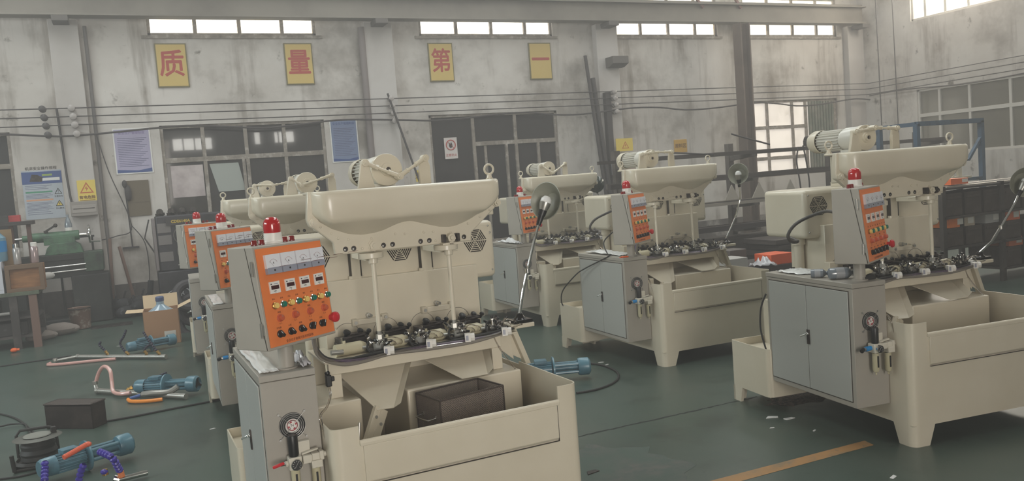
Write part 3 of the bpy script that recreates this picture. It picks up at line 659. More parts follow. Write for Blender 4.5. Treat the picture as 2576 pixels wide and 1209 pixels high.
work_lamp('near', (1.212, .66, .908), [(1.245, .66, 1.08), (1.278, .66, 1.18), (1.335, .66, 1.345), (1.365, .66, 1.42)], (1.42, .655, 1.548), (-.90, -.42, .16), 'gooseneck work lamp with dark round shade on the nearest machine')
work_lamp('middle', (1.215, .68, .908), [(1.28, .68, 1.05), (1.345, .68, 1.155), (1.41, .68, 1.33), (1.41, .68, 1.44)], (1.405, .68, 1.57), (-.86, -.5, .1), 'gooseneck work lamp on the second machine from the right, shade facing left')
work_lamp('right', (1.215, .66, .908), [(1.30, .64, 1.02), (1.37, .63, 1.11), (1.49, .63, 1.25), (1.53, .63, 1.31)], (1.60, .63, 1.40), (-.5, -.8, -.2), 'gooseneck work lamp leaning out of the picture at the right edge')
work_lamp('far', (1.205, .68, .908), [(1.215, .69, 1.05), (1.235, .72, 1.18), (1.22, .8, 1.36), (1.19, .8, 1.43)], (1.17, .78, 1.54), (.35, .9, .1), 'gooseneck work lamp beyond the farthest machine, dark back of its shade showing')

# ------------------------------------------------------------------ mesh basket in the nearest tank
PERF = bpy.data.materials.new('perforated_steel'); PERF.use_nodes = True
nt = PERF.node_tree; b = nt.nodes['Principled BSDF']; b.inputs['Base Color'].default_value = lin((136, 124, 117)); b.inputs['Metallic'].default_value = .45; b.inputs['Roughness'].default_value = .45
uv = nt.nodes.new('ShaderNodeUVMap'); vo = nt.nodes.new('ShaderNodeTexVoronoi'); vo.inputs['Randomness'].default_value = 0.; vo.inputs['Scale'].default_value = 1.0
nt.links.new(uv.outputs[0], vo.inputs['Vector']); lt = nt.nodes.new('ShaderNodeMath'); lt.operation = 'GREATER_THAN'; lt.inputs[1].default_value = .33
nt.links.new(vo.outputs['Distance'], lt.inputs[0]); nt.links.new(lt.outputs[0], b.inputs['Alpha'])
def basket():
    ang = math.radians(10); o = LW('near', .555, .20, .36); r = empty('mesh_basket', o, .02+ang)
    tag(r, 'dark perforated steel basket sitting in the nearest machine tank', 'basket')
    L, Wd, Hh = .355, .225, .33
    faces = [((0, 0, 0), (L, 0, 0), (L, 0, Hh), (0, 0, Hh)), ((L, 0, 0), (L, Wd, 0), (L, Wd, Hh), (L, 0, Hh)), ((L, Wd, 0), (0, Wd, 0), (0, Wd, Hh), (L, Wd, Hh)), ((0, Wd, 0), (0, 0, 0), (0, 0, Hh), (0, Wd, Hh)), ((0, 0, 0), (0, Wd, 0), (L, Wd, 0), (L, 0, 0))]
    for f in faces:
        me = bpy.data.meshes.new('mesh_panel'); me.from_pydata(f, [], [(0, 1, 2, 3)]); me.materials.append(PERF)
        uvl = me.uv_layers.new(); a, c = (Vector(f[1])-Vector(f[0])).length, (Vector(f[3])-Vector(f[0])).length
        for li, (x, y) in enumerate(((0, 0), (a, 0), (a, c), (0, c))):
            s = 1/.0075; X, Y = x*s, y*s; uvl.data[li].uv = ((X+Y)*.7071, (X-Y)*.7071)
        ob = bpy.data.objects.new('mesh_panel', me); C.objects.link(ob); ob.parent = r
        so = ob.modifiers.new('thickness', 'SOLIDIFY'); so.thickness = .0015
    q = MB(); e = .005
    for p0, p1 in (((0, 0, Hh), (L, 0, Hh)), ((L, 0, Hh), (L, Wd, Hh)), ((L, Wd, Hh), (0, Wd, Hh)), ((0, Wd, Hh), (0, 0, Hh))): q.bar(p0, p1, .006, .008)
    for x, y in ((0, 0), (L, 0), (L, Wd), (0, Wd)): q.bar((x, y, 0), (x, y, Hh), .006, .006)
    q.build('rim', M('basket_rim', (86, 76, 72), .4, .5), r)
    q = MB(); q.tube([(0, .05, .24), (-.04, .055, .235), (-.045, .11, .235), (-.042, .165, .235), (0, .17, .24)], .0035, 8); q.cyl((0, .05, .24), (-.004, .05, .24), .009); q.cyl((0, .17, .24), (-.004, .17, .24), .009); q.build('handle', STEEL, r)
basket()
q = MB(); q.box(.012, 1.16, .012, .505, .345, .358); q.box(.1, .12, .1, .12, .126, .345); q.box(1.0, 1.02, .1, .12, .126, .345); q.build('drip_tray', CREAM, MACH['near'])
# drain cock in the left of the nearest tank
q = MB(); q.cyl((.13, .10, .42), (.135, .10, .66), .006); q.cyl((.14, .10, .60), (.152, .11, .69), .005); q.box(.11, .16, .09, .12, .56, .59); q.ball((.12, .10, .61), .014); q.cyl((.125, .1, .36), (.125, .1, .42), .012)
tag(q.build('pipe_fitting', ALU), 'small metal pipe fitting standing in the left corner of the nearest tank', 'fitting'); bpy.data.objects['pipe_fitting'].location = LW('near', 0, 0, 0); bpy.data.objects['pipe_fitting'].rotation_euler = (0, 0, .02)

# ------------------------------------------------------------------ things lying on the cabinets
def sheet(name, pts, mat, label, cat, h=.004, amp=.01, n=10, seed=1, base=.945, key=None):
    """a crumpled sheet over a quadrilateral given by four machine or world points"""
    rr = random.Random(seed); a, b_, c, d = map(Vector, pts); vs = []; fs = []
    for i in range(n+1):
        for j in range(n+1):
            s, t = i/n, j/n; p = a*(1-s)*(1-t)+b_*s*(1-t)+c*s*t+d*(1-s)*t
            vs.append(p+Vector((rr.uniform(-.004, .004), rr.uniform(-.004, .004), h+amp*rr.random()*(.4+math.sin(math.pi*s)*math.sin(math.pi*t)))))
    for i in range(n):
        for j in range(n): fs.append((i*(n+1)+j, (i+1)*(n+1)+j, (i+1)*(n+1)+j+1, i*(n+1)+j+1))
    o = MB().add(vs, fs).build(name, mat, angle=180); so = o.modifiers.new('thickness', 'SOLIDIFY'); so.thickness = .002; so.offset = 1
    return tag(o, label, cat)
FILM = M('white_film', (232, 232, 230), .25, coat=.3)
sheet('plastic_sheet', [LW('near', -.225, .20, .945), LW('near', -.145, .20, .945), LW('near', -.145, .95, .945), LW('near', -.225, .95, .945)], FILM, 'white plastic sheet lying on the nearest grey cabinet', 'plastic sheet', amp=.012, seed=3)
sheet('plastic_sheet', [LW('second', -.22, .20, .945), LW('second', -.15, .20, .945), LW('second', -.15, .9, .945), LW('second', -.22, .9, .945)], FILM, 'white plastic sheet on the second left cabinet, below the smaller control box', 'plastic sheet', amp=.008, seed=4)
sheet('plastic_bag', [LW('near', -.06, .19, .945), LW('near', -.008, .19, .945), LW('near', -.008, .42, .945), LW('near', -.06, .42, .945)], M('bag_film', (190, 188, 192), .15, coat=.6), 'crumpled clear bag tucked behind the nearest control post', 'bag', amp=.05, seed=5, n=9)
sheet('plastic_bag', [LW('far', -.22, .25, .945), LW('far', -.14, .18, .945), LW('far', -.12, .60, .945), LW('far', -.22, .85, .945)], M('bag_white', (224, 224, 224), .4), 'white bag draped on the cabinet of the farthest machine', 'bag', amp=.05, seed=6, n=9)
sheet('plastic_sheet', [LW('right', -.20, .70, .945), LW('right', -.02, .62, .945), LW('right', -.02, .93, .945), LW('right', -.2, .93, .945)], FILM, 'glossy film on the rear of the right machine cabinet', 'plastic sheet', amp=.02, seed=8)
sheet('plastic_sheet', [LW('middle', -.17, .34, .945), LW('middle', -.02, .34, .945), LW('middle', -.04, .92, .955), LW('middle', -.20, .92, .955)], FILM, 'pale plastic sheet on the cabinet left of the middle control box', 'plastic sheet', amp=.022, seed=9)
def bottle(p, d, L, R, mats, label, cat='bottle'):
    r = empty('bottle', p); tag(r, label, cat); d = Vector(d).normalized()
    q = MB(); q.lathe([(0, 0), (R*.9, 0), (R, .01), (R, L*.7), (R*.6, L*.84), (R*.42, L*.88), (R*.42, L*.95)], (0, 0, 0), d, 20); q.build('bottle_body', mats[0], r)
    q = MB(); q.lathe([(R*.5, L*.93), (R*.5, L*1.03), (0, L*1.03)], (0, 0, 0), d, 16); q.build('cap', mats[1], r)
    q = MB(); q.lathe([(R*1.01, L*.22), (R*1.01, L*.55)], (0, 0, 0), d, 20); q.build('label_band', mats[2], r)
BPET = M('bottle_grey_plastic', (120, 128, 136), .15, coat=.6)
ro = MACH['right'].rotation_euler[2]
bottle(LW('right', -.20, .40, .980), (math.cos(ro-.35), math.sin(ro-.35), 0), .15, .034, (BPET, M('cap_blue_grey', (70, 84, 110), .4), M('band_grey', (150, 152, 156), .4)), 'larger clear bottle lying on the cabinet of the right machine')
bottle(LW('right', -.225, .54, .972), (math.cos(ro-.6), math.sin(ro-.6), 0), .10, .026, (BPET, M('cap_blue_grey', (70, 84, 110), .4), M('band_grey', (150, 152, 156), .4)), 'smaller clear bottle lying left of the larger one on the right cabinet')
q = MB(); rr = random.Random(11)
q.box(-.05, .05, -.02, .02, 0, .02); q.ball((-.04, 0, .02), .02, sc=(1.3, 1, .8)); q.ball((.03, .0, .018), .018, sc=(1.8, 1, .8))
o = q.build('black_glove', BLACKR); o.location = LW('right', -.06, .25, .945); tag(o, 'black rag lying at the foot of the right control post', 'rag')
q = MB(); q.box(-.03, .03, -.018, .018, 0, .012); q.box(-.05, -.03, -.01, .01, 0, .009); o = q.build('orange_tool', M('orange_plastic', (232, 100, 40), .4), bevel=.004); o.location = LW('middle', -.19, .22, .945); tag(o, 'small orange tool on the front of the middle grey cabinet', 'tool')
# ------------------------------------------------------------------ the hall
WX0, WX1, WY0, WY1, ZC = -9.0, 16.24, -4.6, 15.0, 8.0
PLASTER = M('wall_plaster', (214, 207, 201), .85, bump=.25, spots=[((180, 172, 164), .55, .5, .2), ((150, 142, 134), 1.1, .60, .10), ((140, 130, 120), 2.2, .60, .08, (1, 1, .12)), ((216, 210, 204), .9, .6, .12), ((110, 102, 94), 3.0, .68, .05), ((96, 88, 82), 8.0, .72, .03)])
DADO = M('wall_dado_dirt', (120, 112, 108), .85, spots=[((76, 70, 68), 1.4, .5, .2), ((170, 164, 158), 2.2, .6, .08)])
FLOORM = M('floor_green_paint', (61, 77, 68), .34, bump=.05, spots=[((80, 88, 81), .8, .5, .2), ((52, 63, 56), 2.2, .62, .09), ((100, 98, 92), 1.5, .72, .05), ((50, 56, 52), 9, .70, .05), ((66, 84, 76), .35, .55, .2)])
CEIL = M('ceiling_sheet', (150, 146, 140), .8)
struct(MB().box(WX0, WX1, WY0, WY1, -.1, 0).build('floor', FLOORM))
DAY = M('daylight_pane', (255, 251, 240), .4, emit=2.4, spots=[((250, 232, 190), 1.1, .56, .12), ((206, 186, 140), 1.9, .66, .08)])
DAYF = M('daylight_pane_front', (255, 250, 240), .4, emit=12.)
DAYW = M('daylight_pane_pale', (236, 226, 214), .4, emit=.85, spots=[((206, 196, 184), 2.0, .6, .15)])
FRAME = M('window_frame_paint', (150, 140, 130), .6, spots=[((186, 178, 170), 9, .58, .06), ((106, 96, 88), 5, .6, .12)])
FRAMEL = M('window_frame_pale', (206, 200, 192), .55)
DGLASS = M('dark_window_glass', (56, 52, 52), .06, coat=1.0)
# back wall with openings for the high windows and the lower windows
HI = [(-5.0, -2.2), (.49, 3.24), (5.16, 7.96), (9.35, 12.06), (12.77, 15.57)]; HZ0, HZ1 = 4.47, 5.75
LO = [(-4.4, -1.62), (.52, 3.24), (5.21, 7.93), (12.66, 15.47)]; LZ = [(0.5, 2.99), (.55, 3.0), (.5, 3.0), (1.30, 3.03)]
def wall_with_holes(name, mat, x0, x1, z0, z1, holes, y0, y1, axis='y'):
    xs = sorted(set([x0, x1]+[h[0] for h in holes]+[h[1] for h in holes])); zs = sorted(set([z0, z1]+[h[2] for h in holes]+[h[3] for h in holes]))
    w = MB()
    for a, b_ in zip(xs, xs[1:]):
        for c, d in zip(zs, zs[1:]):
            mx, mz = (a+b_)/2, (c+d)/2
            if any(h[0] < mx < h[1] and h[2] < mz < h[3] for h in holes): continue
            if axis == 'y': w.box(a, b_, y0, y1, c, d)
            else: w.box(y0, y1, a, b_, c, d)
    return struct(w.build(name, mat, angle=30))
wall_with_holes('wall_back', PLASTER, WX0, WX1+.3, 0, ZC, [(a, b_, HZ0, HZ1) for a, b_ in HI]+[(a, b_, z0, z1) for (a, b_), (z0, z1) in zip(LO, LZ)], WY1, WY1+.25)
RW = [(11.0, 13.5, 4.53, 5.8), (8.2, 10.2, 4.53, 5.8), (3.0, 6.0, 4.53, 5.8)]; RL = [(8.9, 13.42, 1.55, 3.0), (3.0, 7.0, 1.55, 3.0)]
wall_with_holes('wall_right', PLASTER, WY0, WY1, 0, ZC, RW+RL, WX1, WX1+.25, 'x')
wall_with_holes('wall_left', PLASTER, WY0, WY1+.25, 0, ZC, [(2.0, 10.0, 3.9, 5.3)], WX0-.2, WX0, 'x')
wall_with_holes('wall_front', PLASTER, WX0, WX1, 0, ZC, [(-2.0, 1.5, 0, 4.2), (1.60, 3.08, 3.74, 4.24), (4.66, 4.92, 3.84, 4.37), (5.44, 6.26, 3.86, 4.34)], WY0-.2, WY0)
w = MB(); w.box(-2.2, -2.0, -8.8, WY0-.2, 0, 4.3); w.box(1.5, 1.7, -8.8, WY0-.2, 0, 4.3); w.box(-2.0, 1.5, -8.8, WY0-.2, 4.2, 4.3); w.box(-2.0, 1.5, -8.8, WY0-.2, -.1, 0)
struct(w.build('wall_porch_baffle', PLASTER))  # unseen, added to keep slanting door light off the right machine
w = MB()
cells = [(x-1.1, x+1.1) for x, y, ln in SKYLIGHTS]; xs = [WX0]+[c for ab in cells for c in ab]+[WX1+.3]
for a, b_ in zip(xs[::2], xs[1::2]): w.box(a, b_, WY0-.2, WY1+.25, ZC, ZC+.1)
for (a, b_), (x, y, ln) in zip(cells, SKYLIGHTS): w.box(a, b_, WY0-.2, y-ln/2, ZC, ZC+.1); w.box(a, b_, 14.99, WY1+.25, ZC, ZC+.1)
struct(w.build('ceiling', CEIL))
# dirty dado along the foot of the back wall
struct(MB().box(WX0, WX1, WY1-.012, WY1, 0, .46).build('baseboard_back', DADO))

def window(n, x0, x1, z0, z1, muls, mat, y=WY1+.08, pane_name='window_pane', frame=FRAME, rows=(), fw=.05, side=None):
    """frame with mullions at the given fractions; side 'x' puts it on the right wall (x0..x1 run along y)"""
    q = MB()
    def bx(a, b_, c, d, y0, y1):
        if side == 'x': q.box(y0, y1, a, b_, c, d)
        else: q.box(a, b_, y0, y1, c, d)
    bx(x0, x1, z0, z0+fw, y-.05, y+.05); bx(x0, x1, z1-fw, z1, y-.05, y+.05); bx(x0, x0+fw, z0, z1, y-.05, y+.05); bx(x1-fw, x1, z0, z1, y-.05, y+.05)
    for f_ in muls:
        x = x0+(x1-x0)*f_; bx(x-.03, x+.03, z0, z1, y-.045, y+.045)
    for z, a, b_ in rows: bx(x0+(x1-x0)*a, x0+(x1-x0)*b_, z-.04, z+.04, y-.047, y+.047)
    o = struct(q.build('window_%d' % n, frame, bevel=.004, seg=1))
    ed = [0]+list(muls)+[1]
    for a, b_ in zip(ed, ed[1:]):
        q = MB(); bx(x0+(x1-x0)*a+.02, x0+(x1-x0)*b_-.02, z0+.02, z1-.02, y+.0, y+.012); q.build(pane_name, mat, o)
    return o
for i, (a, b_) in enumerate(HI):
    window(i+1, a, b_, HZ0, HZ1, (.27, .53, .79), DAY, rows=((5.35, 0, 1),))
    q = MB(); q.box(a-.1, b_+.1, WY1-.04, WY1+.06, HZ0-.05, HZ0); struct(q.build('trim_%d' % (i+1), FRAME))
for i, (a, b_, z0, z1) in enumerate(RW): window(20+i, a, b_, z0, z1, (.2, .44, .66, .86), DAY, y=WX1+.08, side='x', frame=FRAMEL)
for i, (a, b_, z0, z1) in enumerate(RL): window(24+i, a, b_, z0, z1, (.30, .52, .72, .88), M('right_window_glass', (104, 100, 90), .12, coat=.8, spots=[((120, 116, 104), .7, .5, .2)]), y=WX1+.08, side='x', frame=FRAMEL, rows=((2.42, 0, 1),))
for i, (a, b_, z0, z1, mu) in enumerate(((1.60, 3.08, 3.74, 4.24, (.27, .55, .80)), (4.66, 4.92, 3.84, 4.37, ()), (5.44, 6.26, 3.86, 4.34, (.22, .55)))): window(30+i, a, b_, z0, z1, mu, DAYF, y=WY0-.08, fw=.03)
window(40, 2.0, 10.0, 3.9, 5.3, (.17, .33, .5, .67, .83), DAY, y=WX0-.1, side='x', frame=FRAMEL)  # unseen left-wall window, added to go with the left fill
# lower windows of the back wall: transom lights over tall panes
window(11, *LO[0], *LZ[0], (.5,), M('dull_dark_glass', (46, 43, 43), .6), rows=((2.47, 0, 1),))
w12 = window(12, *LO[1], *LZ[1], (.245, .5, .74), DGLASS, rows=((2.42, 0, 1),))
w13 = window(13, *LO[2], *LZ[2], (.33, .66), DGLASS, rows=((2.42, .33, 1), (1.62, 0, .33)))
q = MB(); X = LO[2][0]; q.box(X+1.1, X+1.15, WY1+.04, WY1+.07, .5, 2.4); q.box(X+1.55, X+1.6, WY1+.03, WY1+.08, .5, 2.4); q.box(X+2.25, X+2.3, WY1+.03, WY1+.08, .5, 2.4); q.build('casement_bar', FRAME, w13)
q = MB(); X = LO[1][0]
for f_ in (.465,): q.box(X+f_*2.72, X+f_*2.72+.05, WY1+.03, WY1+.08, .6, 2.4)
q.build('casement_bar', FRAME, w12)
# pale patches laid flat on the lower left panes
PATCHW = M('pale_patch', (206, 194, 192), .5, spots=[((170, 156, 156), 2.4, .55, .12), ((214, 150, 156), 1.1, .66, .08)])
q = MB(); q.box(.63, 1.14, WY1+.066, WY1+.078, 1.80, 2.33); q.build('pale_pane', PATCHW, w12)
q = MB(); q.add([(1.25, WY1+.066, 2.33), (1.36, WY1+.066, 1.85), (1.80, WY1+.066, 1.85), (1.72, WY1+.066, 2.33)], [(0, 1, 2, 3)]); q.add([(1.25, WY1+.078, 2.33), (1.36, WY1+.078, 1.85), (1.80, WY1+.078, 1.85), (1.72, WY1+.078, 2.33)], [(3, 2, 1, 0)]); q.build('pale_pane', M('pale_patch_grey', (168, 172, 166), .5), w12)
w14 = window(14, *LO[3], *LZ[3], (.255, .52, .665), DAYW, rows=((2.42, 0, .665), (1.72, 0, .665)))
q = MB()
for i in range(9): q.cyl((14.62+i*.088, WY1+.02, 1.32), (14.62+i*.088, WY1+.02, 2.98), .04, n=10)
q.build('rolled_shutter', M('shutter_green_grey', (112, 118, 104), .6, spots=[((146, 142, 130), 3, .55, .1)]), w14, angle=60)
# pilasters, corbels, crane girder
BRACK = M('bracket_grey', (96, 90, 86), .7)
COLM = M('pilaster_plaster', (196, 190, 186), .85, bump=.15, spots=[((172, 164, 158), .8, .55, .2), ((120, 112, 106), 3, .72, .05)])
for i, (x, wd) in enumerate(((-.72, .42), (4.33, .52), (9.12, .5), (16.0, .5))):
    q = MB(); q.box(x-wd/2, x+wd/2, WY1-.16, WY1+.01, 0, 4.69); q.box(x-.13, x+.10, WY1-.50, WY1-.15, 4.60, 4.69, 1)
    struct(q.build('pillar_%d' % (i+1), [COLM, BRACK], bevel=.01))
STEELP = M('girder_paint', (134, 127, 118), .7, spots=[((116, 109, 101), 1.2, .55, .15)])
q = MB(); q.box(WX0, 16.0, 14.5, 14.78, 4.69, 4.72); q.box(WX0, 16.0, 14.5, 14.78, 5.06, 5.09); q.box(WX0, 16.0, 14.62, 14.66, 4.71, 5.07); q.box(WX0, 16.0, 14.61, 14.67, 5.09, 5.14)
struct(q.build('crane_beam', STEELP))
BROWN = M('brown_steel', (104, 88, 78), .7, spots=[((84, 70, 62), 2, .55, .15)])
q = MB(); q.box(12.02, 12.05, 14.2, 14.45, 0, 4.62); q.box(12.25, 12.28, 14.2, 14.45, 0, 4.62); q.box(12.04, 12.26, 14.31, 14.34, 0, 4.62); struct(q.build('pillar_5', BROWN))
q = MB(); q.cyl((4.02, 14.86, 0), (4.02, 14.86, 4.6), .06, n=14); struct(q.build('drain_pipe', M('pipe_grey', (128, 118, 116), .6)))
q = MB(); q.cyl((-.42, 14.93, 0), (-.42, 14.93, 4.6), .028, n=10); struct(q.build('conduit_pipe', M('pipe_dark', (104, 98, 96), .6)))
DPIL = M('dark_pipe', (62, 56, 56), .6)
for i, (x0_, x1_, z1) in enumerate(((8.56, 8.80, 4.05), (8.70, 8.90, 3.6))):
    q = MB(); q.cyl((x1_, 14.55, 0), (x0_, 14.8, z1), .05 if i else .035, n=10); tag(q.build('steel_pole', DPIL), ('tall thin dark pole leaning on the wall beside the concrete pillar' if i == 0 else 'thicker dark pole leaning on the wall just right of the thin one'), 'pole', 'poles leaning by the pillar')
q = MB(); q.box(8.93, 9.05, 14.72, 14.85, 0, 3.3); struct(q.build('pillar_6', DPIL))
q = MB(); q.cyl((9.25, 14.4, 3.82), (9.25, 14.84, 3.82), .001); q.pyz([(14.84, 4.0), (14.55, 4.0), (14.55, 3.86), (14.72, 3.80), (14.84, 3.80)], 9.05, 9.42); struct(q.build('trim_9', M('bracket_grey', (96, 90, 86), .7)))
q = MB(); q.box(8.2, 11.2, 14.7, 14.9, 5.35, 5.9); q.bar((11.4, 14.6, 5.0), (10.6, 14.6, 5.9), .05, .05); q.bar((11.8, 14.6, 5.9), (12.4, 14.6, 5.0), .05, .05); struct(q.build('roof_beam', M('red_oxide', (132, 96, 92), .7)))
# floor: crack, joint, painted line, worn patch
def flat(pts, z, name, mat):
    return struct(MB().add([(p.x, p.y, z) for p in pts], [tuple(range(len(pts)))]).build(name, mat))
rr = random.Random(2); a, b_ = atz(1300, 1132), atz(1905, 997); n = 60; L_, R_ = [], []
for i in range(n+1):
    p = a.lerp(b_, i/n); w_ = .010+.012*rr.random(); off = rr.uniform(-.006, .006); L_.append(p+Vector((0, off+w_/2, 0))); R_.append(p+Vector((0, off-w_/2, 0)))
flat(L_+R_[::-1], .0008, 'floor_crack', M('crack_dark', (40, 42, 40), .9))
YL = M('floor_line_yellow', (160, 118, 70), .6, spots=[((104, 104, 90), 6, .56, .08), ((172, 130, 82), 2, .5, .2), ((96, 104, 96), 14, .66, .05)])
flat([Vector((1.2, 3.58, 0)), Vector((1.2, 3.47, 0)), Vector((3.74, 3.47, 0)), Vector((3.76, 3.555, 0))], .001, 'floor_line', YL)
rr = random.Random(4); c = Vector((2.28, 3.98, 0)); flat([c+Vector(((.36+.14*rr.random())*math.cos(t*.1571), (.42+.16*rr.random())*math.sin(t*.1571), 0)) for t in range(40)], .0007, 'floor_patch', M('worn_concrete', (92, 92, 86), .7, spots=[((74, 84, 78), 14, .5, .1), ((70, 86, 77), 3, .5, .12)]))
rr = random.Random(5); c = atz(2010, 1000); flat([c+Vector(((.20+.12*rr.random())*math.cos(t*.2094), (.12+.08*rr.random())*math.sin(t*.2094), 0)) for t in range(30)], .0007, 'floor_patch', M('oily_debris', (120, 104, 92), .8, spots=[((48, 44, 42), 26, .5, .06), ((190, 170, 158), 60, .62, .05)]))
# ------------------------------------------------------------------ signs and posters on the back wall
YW = WY1
def XZ(x, z, y=YW): return frame((x, y, z), (1, 0, 0), (0, 0, 1))
SIGNY = M('sign_yellow_dull', (206, 178, 104), .6); SIGNR = M('sign_red_dull', (176, 66, 58), .6); SIGNF = M('sign_frame', (120, 110, 74), .6)
for ch, x, lab in (('质', .815, 'yellow board with red character, leftmost of the high four'), ('量', 2.895, 'yellow board with red character, second of the high four'), ('第', 5.54, 'yellow board with red character, third of the high four'), ('一', 7.635, 'pale yellow board with a single red bar stroke, last of the high four')):
    r = empty('slogan_board', (x, YW, 3.98)); tag(r, lab, 'sign', 'slogan boards high on the back wall')
    q = MB(); q.box(-.245, .245, -.03, 0, -.36, .36); q.build('frame', SIGNF, r, bevel=.004)
    q = MB(); q.box(-.225, .225, -.034, -.03, -.34, .34); q.build('board', SIGNY, r)
    q = MB(); q.text(ch, .44, frame((0, -.0355, .0), (1, 0, 0), (0, 0, 1)) @ Matrix.Diagonal((.92, 1.05, 1, 1)), depth=.001, bold=.008); q.build('character', SIGNR, r)
def board(name, x0, x1, z0, z1, mats, label, cat, fn, th=.008, group=None):
    r = MB(); r.box(x0, x1, YW-th, YW-.001, z0, z1); o = tag(r.build(name, mats[0]), label, cat, group)
    y = YW-th-.0006
    fn(lambda nm, a, b_, c, d, m, k=0: MB().box(x0+(x1-x0)*a, x0+(x1-x0)*b_, y-.001-k*.0008, y+.0005, z1-(z1-z0)*d, z1-(z1-z0)*c).build(nm, m, o),
       lambda nm, s, tx, ty, size, m, bold=0.: MB().text(s, size, XZ(x0+(x1-x0)*tx, z1-(z1-z0)*ty, y-.0028), bold=bold).build(nm, m, o))
    return o
LAV = M('poster_lavender', (168, 162, 190), .4); BLUP = M('poster_blue', (120, 134, 166), .4); POSTI = M('poster_ink', (96, 98, 130), .6); POSTB = M('poster_deep_blue', (60, 84, 140), .5)
GREYPO = M('poster_grey_blue', (176, 182, 190), .5); LIME = M('poster_lime', (150, 172, 90), .5); PGREEN = M('poster_green', (80, 150, 120), .5); PORG = M('poster_orange', (214, 158, 122), .5)
def poster_lines(box, text, head):
    box('border', .0, 1, 0, 1, WHITE); box('sheet', .03, .97, .02, .98, head[0], 1)
    box('title_bar', .08, .92, .06, .10, head[1], 2)
    for i in range(18): box('text_line', .08, .92-.12*((i*7) % 5)/4, .17+i*.038, .178+i*.038, POSTI, 2)
    box('wave_band', .03, .97, .93, .98, POSTB, 2)
def _ptext(rows, x0, w, z0, h, y, par, mat, name='small_print'):
    q = MB()
    for i, t in enumerate(rows): q.text(t, h, XZ(x0, z0-i*h*1.45, y), align='LEFT')
    q.build(name, mat, par)
def p_rule(x0, x1, z0, z1, label, bgm, titlem):
    o = tag(MB().box(x0, x1, YW-.012, YW-.001, z0, z1).build('rules_poster', WHITE, bevel=.002), label, 'poster')
    w, h = x1-x0, z1-z0
    MB().box(x0+.02, x1-.02, YW-.0135, YW-.012, z0+.02, z1-.02).build('sheet', bgm, o)
    q = MB()
    for i in range(17): q.box(x0+.06, x1-.06-.14*((i*5) % 4)/4, YW-.0145, YW-.0135, z1-.16-i*(h-.26)/17-.008, z1-.16-i*(h-.26)/17)
    q.build('text_lines', POSTI, o)
    q = MB(); q.text('安全生产管理制度', .05, XZ((x0+x1)/2, z1-.08, YW-.015)); q.build('title', titlem, o)
    q = MB(); q.prism([(x0+.02, z0+.02), (x1-.02, z0+.02), (x1-.02, z0+.085), (x0+w*.6, z0+.05), (x0+.02, z0+.075)], lambda a, b_: (a, YW-.0148, b_), lambda a, b_: (a, YW-.0135, b_)); q.build('wave_band', POSTB, o)
p_rule(-.19, .37, 2.24, 2.98, 'lavender rules poster in a white frame above the brown cardboard', LAV, M('poster_violet', (130, 110, 160), .5))
p_rule(3.33, 3.83, 2.22, 2.99, 'blue rules poster between the dark left window and the drain pipe', BLUP, POSTB)
# safety notice
x0, x1, z0, z1 = -1.53, -.98, 1.62, 2.38
o = tag(MB().box(x0, x1, YW-.006, YW-.001, z0, z1).build('safety_notice', GREYPO), 'grey-blue safety notice with a blue header, left of the grey meter box', 'poster')
q = MB(); q.text('机床安全操作规程', .055, XZ((x0+x1)/2, z1+.03, YW-.004)); q.build('title', INKD, o)
MB().box(x0, x1, YW-.008, YW-.006, z1-.21, z1-.02).build('header', POSTB, o)
q = MB(); q.pxz([(x0+.1, z1-.17), (x0+.27, z1-.18), (x0+.29, z1-.11), (x0+.22, z1-.07), (x0+.14, z1-.06)], YW-.0095, YW-.008); q.build('header_picture', DARKM, o)
MB().box(x0+.28, x0+.42, YW-.0095, YW-.008, z1-.09, z1-.06).build('lime_strip', LIME, o)
MB().box(x0+.28, x0+.52, YW-.0095, YW-.008, z1-.165, z1-.12).build('pale_strip', WHITE, o)
MB().box(x0+.03, x0+.40, YW-.008, YW-.006, z1-.35, z1-.325).build('green_strip', PGREEN, o)
MB().box(x0+.03, x0+.40, YW-.008, YW-.006, z1-.475, z1-.45).build('orange_strip', PORG, o)
q = MB()
for i, zz in enumerate((.235, .26, .285, .37, .39, .41, .43, .50, .52, .54, .56, .58, .60, .62, .65, .68)): q.box(x0+.03, x0+.40-.1*((i*3) % 4)/4, YW-.0072, YW-.006, z1-zz-.006, z1-zz)
q.build('text_lines', POSTI, o)
def warn_triangle(par, x, z, s, y, sym, my, mk):
    q = MB(); q.pxz([(x-s, z-s*.8), (x+s, z-s*.8), (x, z+s*.95)], y-.001, y, 0); q.pxz([(x-s*.72, z-s*.64), (x+s*.72, z-s*.64), (x, z+s*.6)], y-.002, y-.001, 1)
    if sym == 'bolt': q.pxz([(x+.02*s, z+.35*s), (x-.28*s, z-.12*s), (x-.02*s, z-.08*s), (x-.08*s, z-.5*s), (x+.26*s, z+.02*s), (x+.03*s, z-.02*s)], y-.003, y-.002, 0)
    else: q.pxz([(x-.07*s, z+.3*s), (x+.07*s, z+.3*s), (x+.04*s, z-.25*s), (x-.04*s, z-.25*s)], y-.003, y-.002, 0); q.box(x-.05*s, x+.05*s, y-.003, y-.002, z-.48*s, z-.36*s, 0)
    q.build('warning_triangle', [mk, my], par)
warn_triangle(o, x1-.07, z1-.34, .055, YW-.007, 'bang', GREYPO, INKD); warn_triangle(o, x1-.07, z1-.53, .055, YW-.007, 'bolt', M('sign_yellow', (222, 196, 90), .5), INKD)
q = MB(); q.text('当心触电', .03, XZ(x1-.07, z1-.61, YW-.008)); q.text('注意安全', .03, XZ(x1-.07, z1-.42, YW-.008)); q.build('captions', INKD, o)
